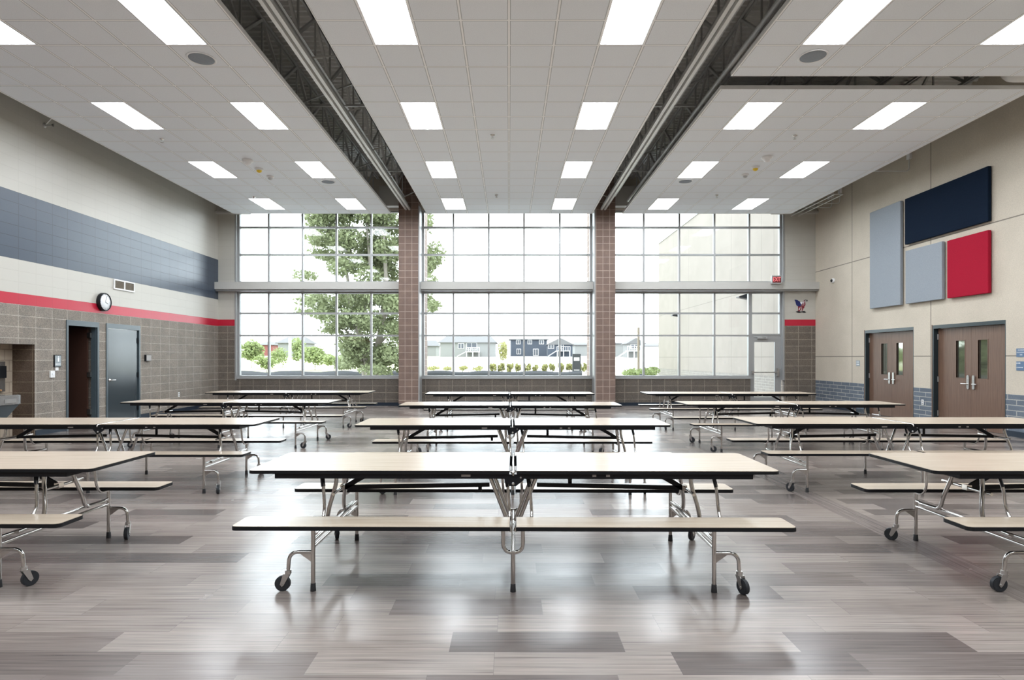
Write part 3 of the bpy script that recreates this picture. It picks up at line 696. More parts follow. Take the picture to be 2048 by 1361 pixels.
# ---------------------------------------------------------------- right wall: double doors, panels, signs
def double_door(nm, y0, y1, label):
    r = sroot(nm, (XR, (y0+y1)/2, 0), label, 'door'); zt = 2.187; x = XR+.10
    mb = MB(); mb.box((XR+.0, y1-.05, 0), (x+.06, y1, zt)); mb.box((XR+.0, y0, 0), (x+.06, y0+.02, zt)); mb.box((XR+.0, y0+.02, zt-.075), (x+.06, y1-.05, zt)); rel(mb, r).build('door_frame', 'dark_frame', r)
    mb = MB(); mb.box((XR-.004, y1-.012, 0), (XR+.001, y1+.012, zt+.012)); rel(mb, r).build('edge_strip', 'trim_brown', r)
    m_ = (y0+.02+y1-.05)/2
    for a, b, s in ((y0+.022, m_-.002, 1), (m_+.002, y1-.052, -1)):
        l0, l1 = (m_-.42, m_-.18) if s == 1 else (m_+.18, m_+.42)
        mb = MB(); cells(mb, (a, b), (.008, zt-.078), [(l0, l1, 1.05, 1.83)], lambda p, q, c, d: mb.box((x, p, c), (x+.045, q, d)))
        leaf = rel(mb, r).build('door_leaf', 'oak', r)
        mb = MB(); mb.box((x+.026, l0, 1.05), (x+.032, l1, 1.83)); pane = rel(mb, r).build('pane', M['mirror_glass'], leaf)
        mb = MB(); f = .014
        for p, q in (((x-.004, l0-f, 1.05-f), (x+.02, l0, 1.83+f)), ((x-.004, l1, 1.05-f), (x+.02, l1+f, 1.83+f)), ((x-.004, l0, 1.05-f), (x+.02, l1, 1.05)), ((x-.004, l0, 1.83), (x+.02, l1, 1.83+f))): mb.box(p, q)
        rel(mb, r).build('pane_frame', 'oak', leaf)
        hy = m_-s*.075; mb = MB(); T_ = Matrix.Translation((x-.001, hy, 0))@Matrix(((0,0,-1,0),(1,0,0,0),(0,1,0,0),(0,0,0,1)))
        mb.prism(rrect(-.032, .032, .82, 1.11, .031), 0, .022, 0, T_)
        mb.tube(fillet([(x-.02, hy, .93), (x-.06, hy, .93), (x-.06, hy-s*.135, .93)], .02), .0115, 10)
        mb.lathe([(.012, 0), (.012, .006)], (x-.022, hy, 1.02), (-1,0,0), 12)
        rel(mb, r).build('door_handle', 'satin_steel', leaf)
        hy = (y0+.02) if s == 1 else (y1-.05)
        for z in (.25, 1.0, 1.93):
            mb = MB(); mb.tube([(x-.008, hy, z-.06), (x-.008, hy, z+.06)], .011, 8); mb.box((x-.008, hy-.002, z-.06), (x+.002, hy+(.03 if s == 1 else -.03), z+.06)); rel(mb, r).build('hinge', 'satin_steel', leaf)
    mb = MB(); mb.box((x+.35, y0-.1, 0), (x+.40, y1+.1, 2.3)); rel(mb, r).build('back_panel', 'hole_black', r)
M['mirror_glass'] = mat('reflective_glass', (.30, .31, .26), .04, .85)
double_door('door_3', *D3, 'farther oak double door with narrow windows in the right wall')
double_door('door_4', *D4, 'nearer oak double door with narrow windows in the right wall')
def on_right(px, py):
    d = XR*F_PX/(px-VX); return d, H+(VY-py)*d/F_PX
for y0, y1, z0, z1, m, lab in ((14.36, 15.58, 2.73, 5.205, 'fabric_grey', 'tall light grey fabric wall panel, farthest of the four'),
        (11.73, 14.20, 4.125, 5.197, 'fabric_navy', 'long navy blue fabric wall panel at the top right'),
        (12.98, 14.18, 2.73, 3.974, 'fabric_grey', 'square light grey fabric wall panel under the navy one'),
        (11.73, 12.83, 2.728, 3.953, 'fabric_red', 'square red fabric wall panel under the navy one')):
    mb = MB(); mb.box((XR-.09, y0, z0), (XR-.021, y1, z1)); o = mb.build('acoustic_panel', m, None, True)
    bv = o.modifiers.new('bevel', 'BEVEL'); bv.width = .012; bv.segments = 3
    tag(o, lab, 'wall panel', 'acoustic wall panels')
RW_ROT = (PI/2, 0, -PI/2)
r = thing('room_sign', 'upper blue occupancy sign beside the nearer double door', 'sign', (XR, 11.07, 1.485))
mb = MB(); mb.box((-.008, -.105, 0), (0, .105, .155)); mb.build('sign_plate', 'sign_blue', r)
for q, (tx, zz, sz) in enumerate((('MAXIMUM', .125, .030), ('OCCUPANCY', .083, .030), ('1000', .038, .030))): text_mesh('sign_text', tx, sz, (-.0095, 0, zz), RW_ROT, 'sign_white', r)
r = thing('room_sign', 'lower blue room number sign beside the nearer double door', 'sign', (XR, 11.07, 1.235))
mb = MB(); mb.box((-.008, -.105, 0), (0, .105, .168)); mb.build('sign_plate', 'sign_blue', r)
for tx, zz, sz in (('A100', .132, .040), ('COMMONS', .055, .028)): text_mesh('sign_text', tx, sz, (-.0095, .10, zz), RW_ROT, 'sign_white', r, align='LEFT')
r = thing('room_sign', 'small pale grey sign left of the farther double door', 'sign', (XR, 16.25, 1.245))
mb = MB(); mb.box((-.008, -.085, 0), (0, .085, .15)); mb.build('sign_plate', mat('pale_sign', (.33, .37, .40), .4), r)
for zz in (.10, .04): mb = MB(); mb.box((-.0095, -.06, zz), (-.008, .06, zz+.015)); mb.build('sign_text', 'sign_white', r)
# security camera
r = thing('security_camera', 'small white dome security camera on the right wall', 'camera', (XR, 17.48, 3.70))
MB().lathe([(.07, 0), (.072, .03), (.055, .05)], (0,0,0), (-1,0,0), 20).build('camera_base', 'white_paint', r)
MB().lathe([(.042, .05), (.036, .075), (.018, .09), (.001, .094)], (0,0,0), (-1,0,0), 16).build('camera_dome', 'black_paint', r)
# conduit boxes with white pipes running into the ceiling gap
for i, (px, py, s, xin, lab) in enumerate(((1821, 313, .13, 8.45, 'white conduit box with pipe above the large navy panel'), (1682, 382, .15, 8.3, 'white conduit box with pipe near the back corner, right of two'), (1665.5, 391, .15, 8.3, 'white conduit box with pipe near the back corner, left of two'))):
    d, z = on_right(px, py); r = thing('conduit_box', lab, 'conduit box', (XR, d, z-s/2), 'conduit boxes')
    mb = MB(); mb.box((-.06, -.055, 0), (0, .055, s)); mb.build('box_body', 'white_paint', r)
    mb = MB(); mb.tube(fillet([(-.03, 0, 0), (-.03, 0, -.28), (xin-XR, 0, -.28), (xin-XR-.15, 0, -.28)], .09), .013, 8); mb.build('conduit', 'track_white', r)
r = thing('junction_plate', 'small white plate beside the left conduit box', 'plate', (XR, on_right(1658, 395)[0], on_right(1658, 399)[1]))
mb = MB(); mb.box((-.02, -.05, 0), (0, .05, .12)); mb.build('cover_plate', 'white_paint', r)
mb = MB()
for x_ in (8.62, 8.84): mb.tube([(x_, 16.0, 5.80), (x_, 18.47, 5.80)], .014, 8)
mb.tube([(8.62, 16.0, 5.80), (8.84, 16.0, 5.80)], .014, 8)
tag(mb.build('conduit_pipe', 'track_white', None, True), 'pair of white conduits running to the back wall beside right ceiling', 'pipe')
# ledges at the top of the corner piers
n = 7
for x0, x1 in ((XL, -7.9), (8.0, XR)):
    n += 1; mb = MB(); mb.box((x0, 18.30, 5.86), (x1, YB, 5.92)); mb.box((x0, 18.40, 5.92), (x1, YB, 6.25)); struct(mb.build('trim_%d' % n, 'beam_paint'))
n += 1
for x0, x1 in ((-3.9, -3.29), (3.17, 3.9)):
    mb = MB(); mb.box((x0, 18.2, 6.05), (x1, YB, 6.65)); struct(mb.build('trim_%d' % n, 'beam_paint')); n += 1
# exit sign
r = thing('exit_sign', 'red EXIT sign on the beam above the glazed door', 'sign', (8.05, 18.20, 3.70))
mb = MB(); mb.box((-.15, -.03, 0), (.15, .045, .245)); mb.build('sign_housing', 'dark_steel', r)
mb = MB(); mb.box((-.125, -.034, .03), (.125, -.03, .215)); mb.build('sign_face', 'exit_face', r)
text_mesh('sign_text', 'EXIT', .185, (0, -.037, .122), (PI/2, 0, 0), 'exit_red', r, font_w=.62, ext=.002)
# painted emblem of a flag coloured bird on the right pier
r = thing('wall_emblem', 'red white and blue flag bird emblem above the red stripe', 'emblem', (8.94, YB, 2.84))
def emblem(pts, m, nm, y):
    poly = [((a-770)/1633*60/65.3, (975-b)/1361*50/65.3) for a, b in pts]
    T_ = Matrix(((1,0,0,0),(0,0,-1,0),(0,1,0,0),(0,0,0,1))); mb = MB(); mb.prism(poly, y, y+.002, 0, T_); return mb.build(nm, m, r)
M['em_blue'] = mat('emblem_blue', (.01, .02, .14), .5); M['em_red'] = mat('emblem_red', (.22, .015, .03), .5); M['em_dark'] = mat('emblem_dark', (.02, .02, .025), .5)
emblem([(400,270),(470,245),(560,265),(680,330),(760,400),(800,520),(780,570),(700,620),(640,660),(600,600),(540,580),(500,500),(470,380),(440,300)], 'em_blue', 'blue_wing', .001)
emblem([(800,520),(860,380),(930,290),(1000,265),(1030,420),(1020,540),(960,600),(950,700),(900,720),(870,800),(850,860),(810,860),(830,700),(790,600)], 'em_red', 'striped_wing', .001)
emblem([(720,390),(860,360),(850,430),(800,510),(770,500)], 'sign_white', 'white_breast', .002)
emblem([(880,400),(910,330),(930,340),(905,470),(880,600),(865,600)], 'sign_white', 'white_stripe', .0035)
emblem([(960,320),(985,290),(1000,400),(985,520),(965,540),(975,420)], 'sign_white', 'white_stripe', .0035)
emblem([(600,620),(790,600),(790,740),(700,880),(640,900),(590,860),(620,760)], 'em_red', 'striped_leg', .0025)
emblem([(700,680),(740,660),(700,780),(640,840),(650,800)], 'sign_white', 'white_stripe', .005)
emblem([(1060,290),(1090,255),(1125,270),(1120,330),(1095,360),(1065,340)], 'em_dark', 'dark_head', .001)
emblem([(940,290),(980,258),(1060,250),(1050,275),(985,285),(1020,400),(1000,400)], 'em_dark', 'dark_neck', .003)
emblem([(480,900),(600,870),(760,900),(940,860),(1060,935),(940,970),(820,930),(660,975),(560,950)], 'em_dark', 'ground_mark', .004)

# ---------------------------------------------------------------- folding cafeteria tables
HL, BL, TZ, BZ = 1.745, 1.730, .730, .438
def make_table():
    root = thing('cafeteria_table', '', 'table', (0,0,0), 'folding cafeteria tables with attached benches')
    for s in (-1, 1):
        x0, x1 = (.024, HL) if s == 1 else (-HL, -.024)
        outer = (1,0,0,1) if s == 1 else (0,1,1,0)
        mb = MB(); mb.prism(rrect(x0+.003, x1-.003, -.378, .378, .04, outer), TZ-.0025, TZ); top = mb.build('tabletop', 'laminate', root)
        mb = MB(); mb.prism(rrect(x0, x1, -.381, .381, .042, outer), TZ-.022, TZ-.0025); mb.build('edge_trim', 'edge_black', top)
        a0, a1 = (.03, 1.57) if s == 1 else (-1.57, -.03); mb = MB()
        mb.box((a0, -.362, .674), (a1, -.348, TZ-.022)); mb.box((a0, .348, .674), (a1, .362, TZ-.022))
        for xx in (a0, a1-.014): mb.box((xx, -.348, .674), (xx+.014, .348, TZ-.022))
        ap = mb.build('apron_rail', 'black_paint', root)
        labs = ((-.34, -.28),) if s == -1 else ((.52, .545), (.61, .635))
        for l0, l1 in labs: mb = MB(); mb.box((l0, -.3635, .688), (l1, -.362, .702)); mb.build('label_plate', 'label_grey', ap)
        for t in (-1, 1):
            b0, b1 = (.018, BL) if s == 1 else (-BL, -.018); y0, y1 = t*.53-.12, t*.53+.12
            mb = MB(); mb.prism(rrect(b0+.003, b1-.003, y0+.003, y1-.003, .032, outer), BZ-.0025, BZ); st = mb.build('bench_seat', 'laminate', root)
            mb = MB(); mb.prism(rrect(b0, b1, y0, y1, .034, outer), BZ-.026, BZ-.0025); mb.build('edge_trim', 'edge_black', st)
    for s in (-1, 1):
        ex = s*1.26
        for t in (-1, 1):
            y = t*.53; mb = MB(); mb.tube([(ex, y, .04), (ex, y, .412)], .0135, 12); mb.box((ex-.04, y-.03, .408), (ex+.04, y+.03, .4118))
            lg = mb.build('bench_leg', 'chrome', root)
            MB().lathe([(.0185, 0), (.0175, .012), (.0155, .048), (.014, .05)], (ex, y, 0), n=14).build('rubber_foot', 'black_rubber', lg)
            mb = MB(); sw = ex+s*.15; mb.tube(fillet([(ex, y, .245), (sw, y, .245), (sw+s*.008, y, .118)], .085, 7), .012, 12)
            mb.prism([(0,0),(.075,.0),(.0,-.055)], -.003, .003, 0, Matrix.Translation((ex+s*.012, y, .238))@Matrix(((s,0,0,0),(0,0,-1,0),(0,1,0,0),(0,0,0,1))))
            ca = mb.build('caster_arm', 'chrome', root)
            mb = MB(); wx = .034; mb.lathe([(.0465, -.004),(.0475,-.012),(.0475,.012),(.0465,.004)][1:3], (wx, 0, -.0705), (0,1,0), 28)
            mb.lathe([(.042, -.014), (.042, .014)], (wx, 0, -.0705), (0,1,0), 28)
            wh = mb.build('caster_wheel', 'grey_rubber', ca); wh.location = (sw+s*.008, y, .118)
            mb = MB(); mb.tube([(0,0,-.008), (0,0,.014)], .020, 12)
            for q in (-1, 1): mb.prism([(-.016,0),(.026,0),(wx+.012,-.065),(wx,-.08),(wx-.012,-.07)], q*.018-.0015, q*.018+.0015, 0, Matrix(((1,0,0,0),(0,0,-1,0),(0,1,0,-.008),(0,0,0,1))))
            mb.box((-.016,-.0195,-.0105),(.026,.0195,-.0075)); mb.tube([(wx,-.024,-.0705),(wx,.024,-.0705)], .005, 8)
            fk = mb.build('caster_fork', 'satin_steel', ca); fk.location = wh.location
            if s == -1: wh.rotation_euler = fk.rotation_euler = (0,0,PI)
        for z in (.318, .276): mb = MB(); mb.tube([(ex, -.52, z), (ex, .52, z)], .0125, 10); mb.build('cross_tube', 'chrome', root)
        for y0, t in ((-.11, -1), (.15, 1)):
            mb = MB(); mb.tube(fillet([(s*1.238, y0, .705), (s*1.232, y0+t*.01, .60), (s*1.275, y0+t*.055, .42), (s*1.278, y0+t*.08, .325), (s*1.278, y0+t*.30, .318)], .055, 6), .0145, 12); mb.build('end_leg', 'chrome', root)
        mb = MB(); mb.tube([(s*1.232, -.20, .535), (s*1.232, .27, .535)], .011, 10); mb.box((s*1.21, .005, .515), (s*1.245, .055, .555)); mb.build('upper_crossbar', 'chrome', root)
        mb = MB(); mb.bar((s*.93, .03, .70), (s*1.215, .03, .535), .036, .018, up=(0,1,0)); mb.build('diagonal_brace', 'black_paint', root)
        mb = MB(); mb.bar((s*1.215, .03, .535), (s*.17, .03, .555), .030, .018, up=(0,1,0)); mb.build('tie_bar', 'black_paint', root)
        mb = MB(); mb.bar((s*.41, .045, .69), (s*.41, .045, .545), .028, .006, up=(0,1,0)) if s == 1 else mb.bar((-.24, .045, .55), (-.24, .045, .50), .026, .02, up=(0,1,0)); mb.build('stop_bracket', 'black_paint', root)
        for y0 in (-.12, .16):
            mb = MB(); mb.tube([(s*.185, y0, .705), (s*.012, y0, .262)], .014, 12); mb.build('centre_leg', 'chrome', root)
    mb = MB(); mb.tube([(0, -.52, .238), (0, .52, .238)], .0135, 12); mb.build('centre_cross_tube', 'chrome', root)
    for t in (-1, 1):
        y = t*.53; mb = MB(); mb.tube(fillet([(-.062, y, .412), (-.062, y, .245), (.062, y, .245), (.062, y, .412)], .06, 7), .0125, 12)
        mb.tube([(0, y, .04), (0, y, .248)], .0135, 12); cp = mb.build('bench_leg', 'chrome', root)
        MB().lathe([(.0185, 0), (.0175, .012), (.0155, .048), (.014, .05)], (0, y, 0), n=14).build('rubber_foot', 'black_rubber', cp)
        for xx in (-.062, .062): mb = MB(); mb.box((xx-.02, y-.025, .395), (xx+.02, y+.025, .4118)); mb.build('mounting_block', 'black_paint', cp)
        mb = MB(); T_ = Matrix.Translation((0, t*.366, 0))@Matrix(((1,0,0,0),(0,0,-1,0),(0,1,0,0),(0,0,0,1)))
        mb.prism([(-.072,.705),(.072,.705),(.07,.668),(.02,.628),(-.02,.628),(-.055,.668)], -.004, .004, 0, T_); hp = mb.build('hinge_plate', 'black_paint', root)
        mb = MB(); mb.lathe([(.010, 0), (.010, .006), (.006, .009)], (0, t*.37, .645), (0,t,0), 10); mb.lathe([(.006, 0), (.006, .005)], (.05, t*.37, .685), (0,t,0), 8); mb.build('bolt', 'satin_steel', hp)
        for x0 in (-1.27, -.045, .10, 1.33):
            x0 *= -t; mb = MB(); mb.tube(fillet([(x0, t*.30, .69), (x0+.012, t*.33, .60), (x0+.022, t*.335, .47), (x0+.022, t*.38, .402), (x0+.022, t*.50, .402)], .04, 5), .0105, 10); lk = mb.build('bench_link', 'chrome', root)
            mb = MB(); mb.bar((x0-.006, t*.31, .70), (x0+.010, t*.328, .615), .024, .014); mb.build('link_hook', 'black_paint', lk)
    mb = MB(); mb.tube(fillet([(0, -.385, .700), (0, -.379, .724), (0, .379, .724), (0, .385, .700)], .01, 3), .0075, 8); mb.build('latch_rod', 'chrome', root)
    return root
tab0 = make_table()
tabs = [  # x, y, turn, label
 (.03, 4.33, -.5, 'nearest centre cafeteria table with cream top, shown whole in front'),
 (-4.525, 4.40, 0, 'front left cafeteria table, cut by the left edge of the picture'),
 (4.53, 4.33, 0, 'front right cafeteria table, cut by the right edge of the picture'),
 (.04, 7.02, 0, 'centre cafeteria table directly behind the nearest one'),
 (-4.57, 7.09, 0, 'left cafeteria table, second from the front'),
 (4.52, 7.14, 0, 'right cafeteria table, second from the front'),
 (.02, 9.78, 0, 'centre cafeteria table, third from the front'),
 (-4.71, 10.36, -1.2, 'left cafeteria table, third from the front, before the dark metal door'),
 (4.57, 9.97, .4, 'right cafeteria table, third from the front'),
 (.015, 12.75, 0, 'centre cafeteria table, closest to the centre window'),
 (-4.74, 13.23, 0, 'left cafeteria table closest to the left window'),
 (4.59, 12.80, 0, 'right cafeteria table closest to the right window')]
rng = random.Random(4)
for i, (x, y, a, lab) in enumerate(tabs):
    o = tab0 if i == 0 else copy_tree(tab0)
    o.location = (x, y, 0); o.rotation_euler = (0, 0, math.radians(a)); o['label'] = lab
    k = 0
    for ch in o.children:
        if ch.name.startswith('caster_arm'):
            ang = {(0, 0): PI, (0, 1): PI*.62, (0, 2): -1.25, (0, 3): 0.9, (1, 2): 1.1, (2, 0): PI, (2, 1): PI*.8}.get((i, k), rng.uniform(0, 2*PI))
            for g in ch.children: g.rotation_euler = (0, 0, ang)
            k += 1

# ---------------------------------------------------------------- outside
mb = MB(); ys = [18.96, 30, 45, 60, 80, 110, 150, 200, 300]; hz = [-.08, -.02, 0, .15, .5, 1.0, 1.7, 2.2, 2.5]
xs = [-260+20*i for i in range(27)]
vs = [(x, y, h) for y, h in zip(ys, hz) for x in xs]; nx = len(xs)
mb.add(vs, [(j*nx+i, j*nx+i+1, (j+1)*nx+i+1, (j+1)*nx+i) for j in range(len(ys)-1) for i in range(nx-1)])
struct(mb.build('ground', 'ground'))
# neighbouring wing of the school beyond the right window
mb = MB(); mb.box((9.6, 18.96, .80), (9.95, 38.8, 8.77), 0); mb.box((9.58, 18.96, -.1), (9.95, 38.8, .80), 1); mb.box((9.56, 18.96, 8.77), (9.97, 38.85, 8.87), 2)
struct(mb.build('wall_outside', ['precast_out', 'brick_out', 'window_metal']))
for px, py, lab in ((1354, 630, 'farther black wall lamp on the pale outside wall'), (1490, 593, 'nearer black wall lamp on the pale outside wall')):
    d = 9.5*F_PX/(px-VX); z = H+(VY-py)*d/F_PX
    r = thing('wall_lamp', lab, 'lamp', (9.6, d, z), 'outdoor wall lamps')
    mb = MB(); mb.prism([(0,-.12),(0,.10),(-.08,.09),(-.40,-.02),(-.40,-.06),(-.10,-.10)], -.17, .17, 0, Matrix(((1,0,0,0),(0,0,1,0),(0,1,0,0),(0,0,0,1)))); mb.build('lamp_body', 'black_paint', r)
    mb = MB(); mb.box((-.36, -.13, -.075), (-.12, .13, -.062)); mb.build('lamp_lens', 'house_glass', r)
def leaves(mb, c, rad, n_, size, rng, mi=0, shell=.35):
    for _ in range(n_):
        while True:
            v = Vector((rng.uniform(-1,1), rng.uniform(-1,1), rng.uniform(-1,1)))
            if v.length <= 1 and (v.length > shell or rng.random() < .35): break
        p = Vector(c)+Vector((v.x*rad[0], v.y*rad[1], v.z*rad[2])); s = size*rng.uniform(.6, 1.3)
        u = Vector((rng.gauss(0,1), rng.gauss(0,1), rng.gauss(0,.8))).normalized(); w = u.cross(Vector((rng.gauss(0,1), rng.gauss(0,1), rng.gauss(0,1)))).normalized()
        mb.add([p-u*s, p-w*s*.62+u*.1*s, p+u*s, p+w*s*.62+u*.1*s], [(0,1,2,3)], mi)
# big cottonwood: clumps given where they stand in the crown
D = 34.0
r = thing('leafy_tree', 'big green leafy tree with several stems outside the left window', 'tree', (P(742, 750, D).x, D, 0))
rng = random.Random(11); mb = MB()
clumps = [(650,440,42,26),(700,425,55,35),(760,430,50,35),(822,440,40,25),(858,520,32,34),(645,475,30,20),(690,480,45,30),(740,490,45,32),(790,500,45,35),(850,560,24,14),(650,510,26,12),(610,552,22,8),(700,530,45,22),(760,545,45,28),(860,610,24,14),(840,590,26,12),
  (625,600,35,12),(660,615,38,20),(705,600,45,28),(760,600,45,30),(800,600,36,30),(610,625,14,7),(690,640,44,22),(745,650,48,28),(790,655,36,30),(662,658,22,10),(700,680,26,16),(735,700,50,28),(775,700,40,30),(705,710,26,24),(745,735,45,14),(690,728,20,12),(800,720,20,22),(680,380,50,30),(740,370,60,40),(800,380,50,30),(720,300,60,50),(770,310,50,40)]
for cx, cyy, rx, ry in clumps:
    for q in range(5):
        c = P(cx+rng.uniform(-.55,.55)*rx, cyy+rng.uniform(-.55,.55)*ry, D+rng.uniform(-2.2, 2.2)); k = D/F_PX
        leaves(mb, c, (rx*k*.62, 1.2, ry*k*.75), int(rx*ry*.30)+16, .10, rng)
rel(mb, r).build('foliage', 'leaf_tree', r)
mb = MB(); B = lambda px, py, dd=0: P(px, py, D+dd)
for pts, r0, r1 in (([(738,775),(737,740),(730,700),(712,650),(700,600),(690,520),(700,440)], .26, .04), ([(748,775),(750,740),(757,690),(765,640),(772,560),(768,470),(770,380)], .28, .04), ([(733,775),(727,745),(722,715),(700,670),(670,640)], .15, .03), ([(712,650),(730,620),(742,560),(735,470),(725,330)], .13, .03), ([(765,640),(795,600),(840,560)], .10, .02), ([(757,690),(790,655)], .1, .03)):
    pp = [B(*q) for q in pts]; pp[0].z = max(pp[0].z, -.06) if pts[0][1] > 770 else pp[0].z; k = len(pp); mb.tube(pp, [r0+(r1-r0)*i/(k-1) for i in range(k)], 8)
rel(mb, r).build('trunk', 'bark', r)
def bush(px, py, d, rx, ry, n_, m, label, size=.12, name='shrub', group='shrubs outside', flat=False):
    c = P(px, py, d); k = d/F_PX; zg = gz(d); r = thing(name, label, 'shrub', (c.x, d, zg), group); mb = MB(); rg = random.Random(int(px*7+d))
    for q in range(10 if flat else 0):
        leaves(mb, c+Vector((rg.uniform(-.85,.85)*rx*k, rg.uniform(-.5,.5), rg.uniform(-.6,.5)*ry*k)), (rx*k*.32, .4, ry*k*.5), n_//8, size, rg)
    for q in range(0 if flat else 6):
        leaves(mb, c+Vector((rg.uniform(-.5,.5)*rx*k, rg.uniform(-.8,.8), rg.uniform(-.45,.4)*ry*k)), (rx*k*.6, .9, ry*k*.62), n_//6, size, rg)
    rel(mb, r).build('foliage', m, r)
    mb = MB(); mb.tube([(c.x, d, zg-.03), (c.x+.03, d, c.z)], [.05, .015], 6); rel(mb, r).build('stem', 'bark', r)
def gz(y):
    for i in range(len(ys)-1):
        if ys[i] <= y <= ys[i+1]: return hz[i]+(hz[i+1]-hz[i])*(y-ys[i])/(ys[i+1]-ys[i])
    return 0
bush(503, 703, 70, 24, 28, 1500, 'leaf_pale', 'pale yellow green bush at the far left of the left window', .2)
bush(565, 712, 72, 26, 18, 900, 'leaf_pale', 'pale bush right behind the white post')
bush(535, 722, 66, 22, 15, 1000, 'leaf_pale', 'low pale bush between the yellow green bush and the white post', .15)
bush(600, 700, 74, 16, 26, 900, 'leaf_pale', 'tall pale bush right of the white post', .17)
bush(668, 722, 58, 20, 14, 900, 'leaf_pale', 'low green bush directly at the left foot of the big tree', .13)
bush(630, 704, 62, 34, 26, 1600, 'leaf_pale', 'bright green bush left of the big tree', .16)
bush(1300, 742, 30, 17, 12, 900, 'leaf_pale', 'green weeds at the foot of the outside wall', .07)
bush(1258, 746, 30, 14, 9, 600, 'leaf_pale', 'green weeds beside the pillar in the right window', .07)
bush(1005, 696, 60, 9, 26, 700, 'leaf_yellow', 'thin yellow sapling in the centre window', .12, 'sapling', 'young trees')
for i, px in enumerate((986, 1003, 1020, 1037, 1054, 1071, 1088, 1105, 1122, 1139, 1156, 1172)):
    bush(px, 735, 52, 6.6, 8+(i%3), 520, 'leaf_yellow', '%s shrub of the low yellow green hedge, counted from the left' % ('first', 'second', 'third', 'fourth', 'fifth', 'sixth', 'seventh', 'eighth', 'ninth', 'tenth', 'eleventh', 'twelfth')[i], .09, 'hedge_shrub', 'low hedge in the centre window', True)
for i, px in enumerate((866, 893, 925, 955)):
    bush(px, 737, 52, 12, 5, 220, 'leaf_yellow', '%s small dry grass tuft left of the hedge' % ('first', 'second', 'third', 'fourth')[i], .09, 'grass_tuft', 'dry tufts left of the hedge')
# black silt fence
def silt(x0, x1, d, lab):
    mb = MB(); n_ = max(4, int((x1-x0)/.5)); rg = random.Random(3); zg = gz(d); tops = []
    r = thing('silt_fence', lab, 'fence', ((x0+x1)/2, d, zg), 'black silt fences')
    for i in range(n_+1):
        x = x0+(x1-x0)*i/n_; h = .50+.05*math.sin(i*.9)+rg.uniform(-.02, .02); w = .05*math.sin(i*.7); tops.append((x, d+w, h))
    vs = []
    for x, y, h in tops: vs += [(x, y, zg-.02), (x, y+.03, zg+h*.55), (x, y+.05, zg+h), (x, y+.06, zg+h), (x, y+.04, zg+h*.55), (x, y+.01, zg-.02)]
    mb.add(vs, [(6*i+j, 6*i+j+1, 6*i+j+7, 6*i+j+6) for i in range(n_) for j in range(5)], 0, True)
    rel(mb, r).build('cloth', 'siltcloth', r)
    for k in range(int((x1-x0)/2.4)+1): mb = MB(); mb.box((x0+.2+2.4*k, d+.10, zg-.1), (x0+.24+2.4*k, d+.14, zg+.60)); rel(mb, r).build('stake', 'post_wood', r)
silt(-19.9, 5.2, 43, 'long black silt fence seen through the left and centre windows')
silt(7.9, 9.9, 41, 'short piece of black silt fence in the right window')
# outdoor sign pillar and posts
c = P(1153, 740, 44); r = thing('outdoor_sign', 'dark upright sign panel outside the right part of the centre window', 'sign', (c.x, 44, 0))
mb = MB(); mb.box((c.x-.30, 43.9, .28), (c.x+.30, 44.1, 1.75)); rel(mb, r).build('sign_panel', 'siltcloth', r)
mb = MB(); mb.box((c.x-.18, 43.93, -.05), (c.x+.18, 44.07, .28)); rel(mb, r).build('sign_base', 'black_paint', r)
mb = MB(); mb.box((c.x-.2, 43.88, 1.25), (c.x+.2, 43.899, 1.5)); mb.box((c.x-.2, 43.88, .55), (c.x+.2, 43.899, .6)); rel(mb, r).build('sign_mark', 'trim_white', r)
def post(px, ytop, d, w, m, lab, extra=False):
    c = P(px, ytop, d); r = thing('utility_post', lab, 'post', (c.x, d, gz(d)), 'posts outside')
    MB().tube([(0,0,-.1), (0,0,c.z-gz(d))], w, 10).build('shaft', m, r)
    if extra:
        for zz, s in ((c.z-gz(d)-.25, 1), (c.z-gz(d)-1.1, -1)): mb = MB(); mb.bar((0,0,zz), (s*.5,0,zz+.12), .05, .05); mb.build('crossarm', 'dark_steel', r)
post(580, 677, 60, .14, 'trim_white', 'white post standing in the field behind the left window')
post(1277, 655, 36, .07, 'post_wood', 'weathered wooden post in the right window')
post(1283.5, 480, 90, .12, 'dark_steel', 'tall thin dark pole behind the right window', True)
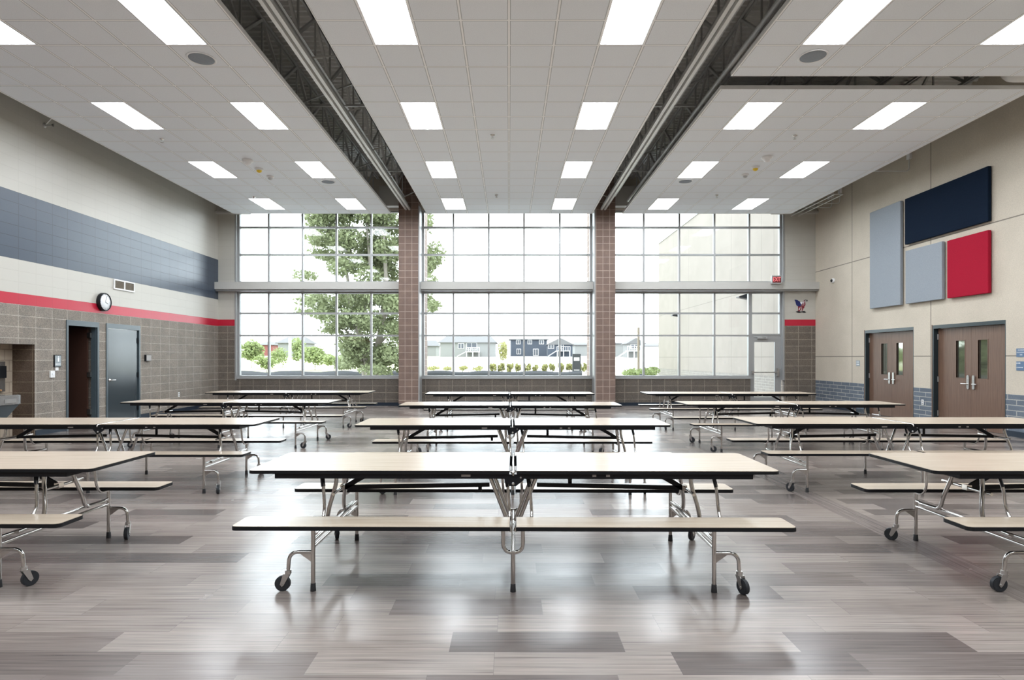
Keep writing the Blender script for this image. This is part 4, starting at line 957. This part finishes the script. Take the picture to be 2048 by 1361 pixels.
# houses
def house(px0, px1, pe, pr, pb, d, depth, wall, roof, lab, wins=(), ridge='x', deck=None, trim='trim_white'):
    k = d/F_PX; x0, x1 = (px0-VX)*k, (px1-VX)*k; ze = H+(VY-pe)*k; zr = H+(VY-pr)*k; zb = min(H+(VY-pb)*k, gz(d))-.3
    r = thing('house', lab, 'house', ((x0+x1)/2, d, gz(d)), 'houses beyond the field')
    mb = MB(); mb.box((x0, d, zb), (x1, d+depth, ze)); rel(mb, r).build('wall', wall, r)
    o = .5; mb = MB(); xm = (x0+x1)/2; ym = d+depth/2
    if ridge == 'x':
        q = (x1-x0)*.12
        vs = [(x0-o, d-o, ze), (x1+o, d-o, ze), (x1+o, d+depth+o, ze), (x0-o, d+depth+o, ze), (x0+q, ym, zr), (x1-q, ym, zr), (x0-o, d-o, ze-.15), (x1+o, d-o, ze-.15), (x1+o, d+depth+o, ze-.15), (x0-o, d+depth+o, ze-.15)]
        fs = [(0,1,5,4), (1,2,5), (2,3,4,5), (3,0,4), (6,7,1,0), (7,8,2,1), (8,9,3,2), (9,6,0,3), (9,8,7,6)]
    else:
        vs = [(x0-o, d-o, ze), (x1+o, d-o, ze), (x1+o, d+depth+o, ze), (x0-o, d+depth+o, ze), (xm, d-o, zr), (xm, d+depth+o, zr)]
        fs = [(0,1,4), (1,2,5,4), (2,3,5), (3,0,4,5), (3,2,1,0)]
    mb.add(vs, fs); rel(mb, r).build('roof', roof, r)
    for (a, b, t, bt) in wins:
        xa, xb, za, zb_ = (a-VX)*k, (b-VX)*k, H+(VY-bt)*k, H+(VY-t)*k; f = .13
        mb = MB(); mb.box((xa-f, d-.1, za-f), (xb+f, d-.002, zb_+f)); wn = rel(mb, r).build('window', trim, r)
        mb = MB(); mb.box((xa, d-.14, za), ((xa+xb)/2-.06, d-.101, zb_)); mb.box(((xa+xb)/2+.06, d-.14, za), (xb, d-.101, zb_)); rel(mb, r).build('pane', 'house_glass', wn)
    if deck:
        a, b, pf = deck; xa, xb, zf = (a-VX)*k, (b-VX)*k, H+(VY-pf)*k
        mb = MB(); mb.box((xa, d-3, zf-.15), (xb, d-.1, zf))
        for i in range(7): xx = xa+(xb-xa)*i/6; mb.box((xx-.05, d-3, zf), (xx+.05, d-2.9, zf+1))
        mb.box((xa, d-3.02, zf+.95), (xb, d-2.88, zf+1.05))
        for xx in (xa+.1, (xa+xb)/2, xb-.1): mb.box((xx-.1, d-3, gz(d)-.3), (xx+.1, d-2.8, zf-.15))
        mb.bar((xa, d-2.9, zf), (xa-2.2, d-2.9, gz(d)+.1), .9, .15)
        rel(mb, r).build('deck', 'trim_white', r)
    return r
house(880, 990, 685, 667, 707, 150, 12, 'siding_grey', 'roof_grey', 'grey single storey house with hipped roof in the centre window', ((917, 927, 688, 697), (934, 953, 687, 698)), deck=(934, 960, 704))
house(1021, 1094, 679, 676, 713, 165, 9, 'siding_blue', 'roof_grey', 'dark blue grey two storey house in the centre window', ((1033, 1040, 681, 688), (1056, 1063, 681, 688), (1079, 1087, 681, 688), (1034, 1041, 699, 708), (1067, 1076, 699, 711)))
house(1096, 1145, 690, 676, 713, 154, 6, 'siding_blue', 'roof_grey', 'small gabled blue grey house wing with white deck in the centre window', ((1097, 1107, 689, 697), (1118, 1126, 690, 698)), ridge='y', deck=(1112, 1138, 702))
house(1150, 1176, 690, 684, 706, 180, 9, 'siding_grey', 'roof_grey', 'pale low house beside the right pillar of the centre window')
house(1225, 1250, 687, 684, 706, 152, 8, 'siding_grey', 'roof_grey', 'grey low house at the left of the right window')
house(1256, 1288, 688, 676, 708, 138, 6, 'siding_grey', 'roof_grey', 'gabled house with white porch in the right window', ((1262, 1276, 690, 697),), ridge='y', deck=(1250, 1276, 702))
house(1290, 1330, 692, 686, 710, 150, 8, 'trim_white', 'roof_grey', 'white house partly behind the outside wall')
house(556, 606, 686, 673, 700, 150, 9, 'siding_grey', 'roof_grey', 'pale distant house behind bushes in the left window')
house(518, 545, 690, 683, 700, 190, 9, mat('red_barn', (.16, .05, .045), .8), 'roof_grey', 'small distant reddish shed in the left window')
house(838, 872, 692, 680, 708, 170, 9, 'siding_grey', 'roof_grey', 'pale house at the left edge of the centre window')
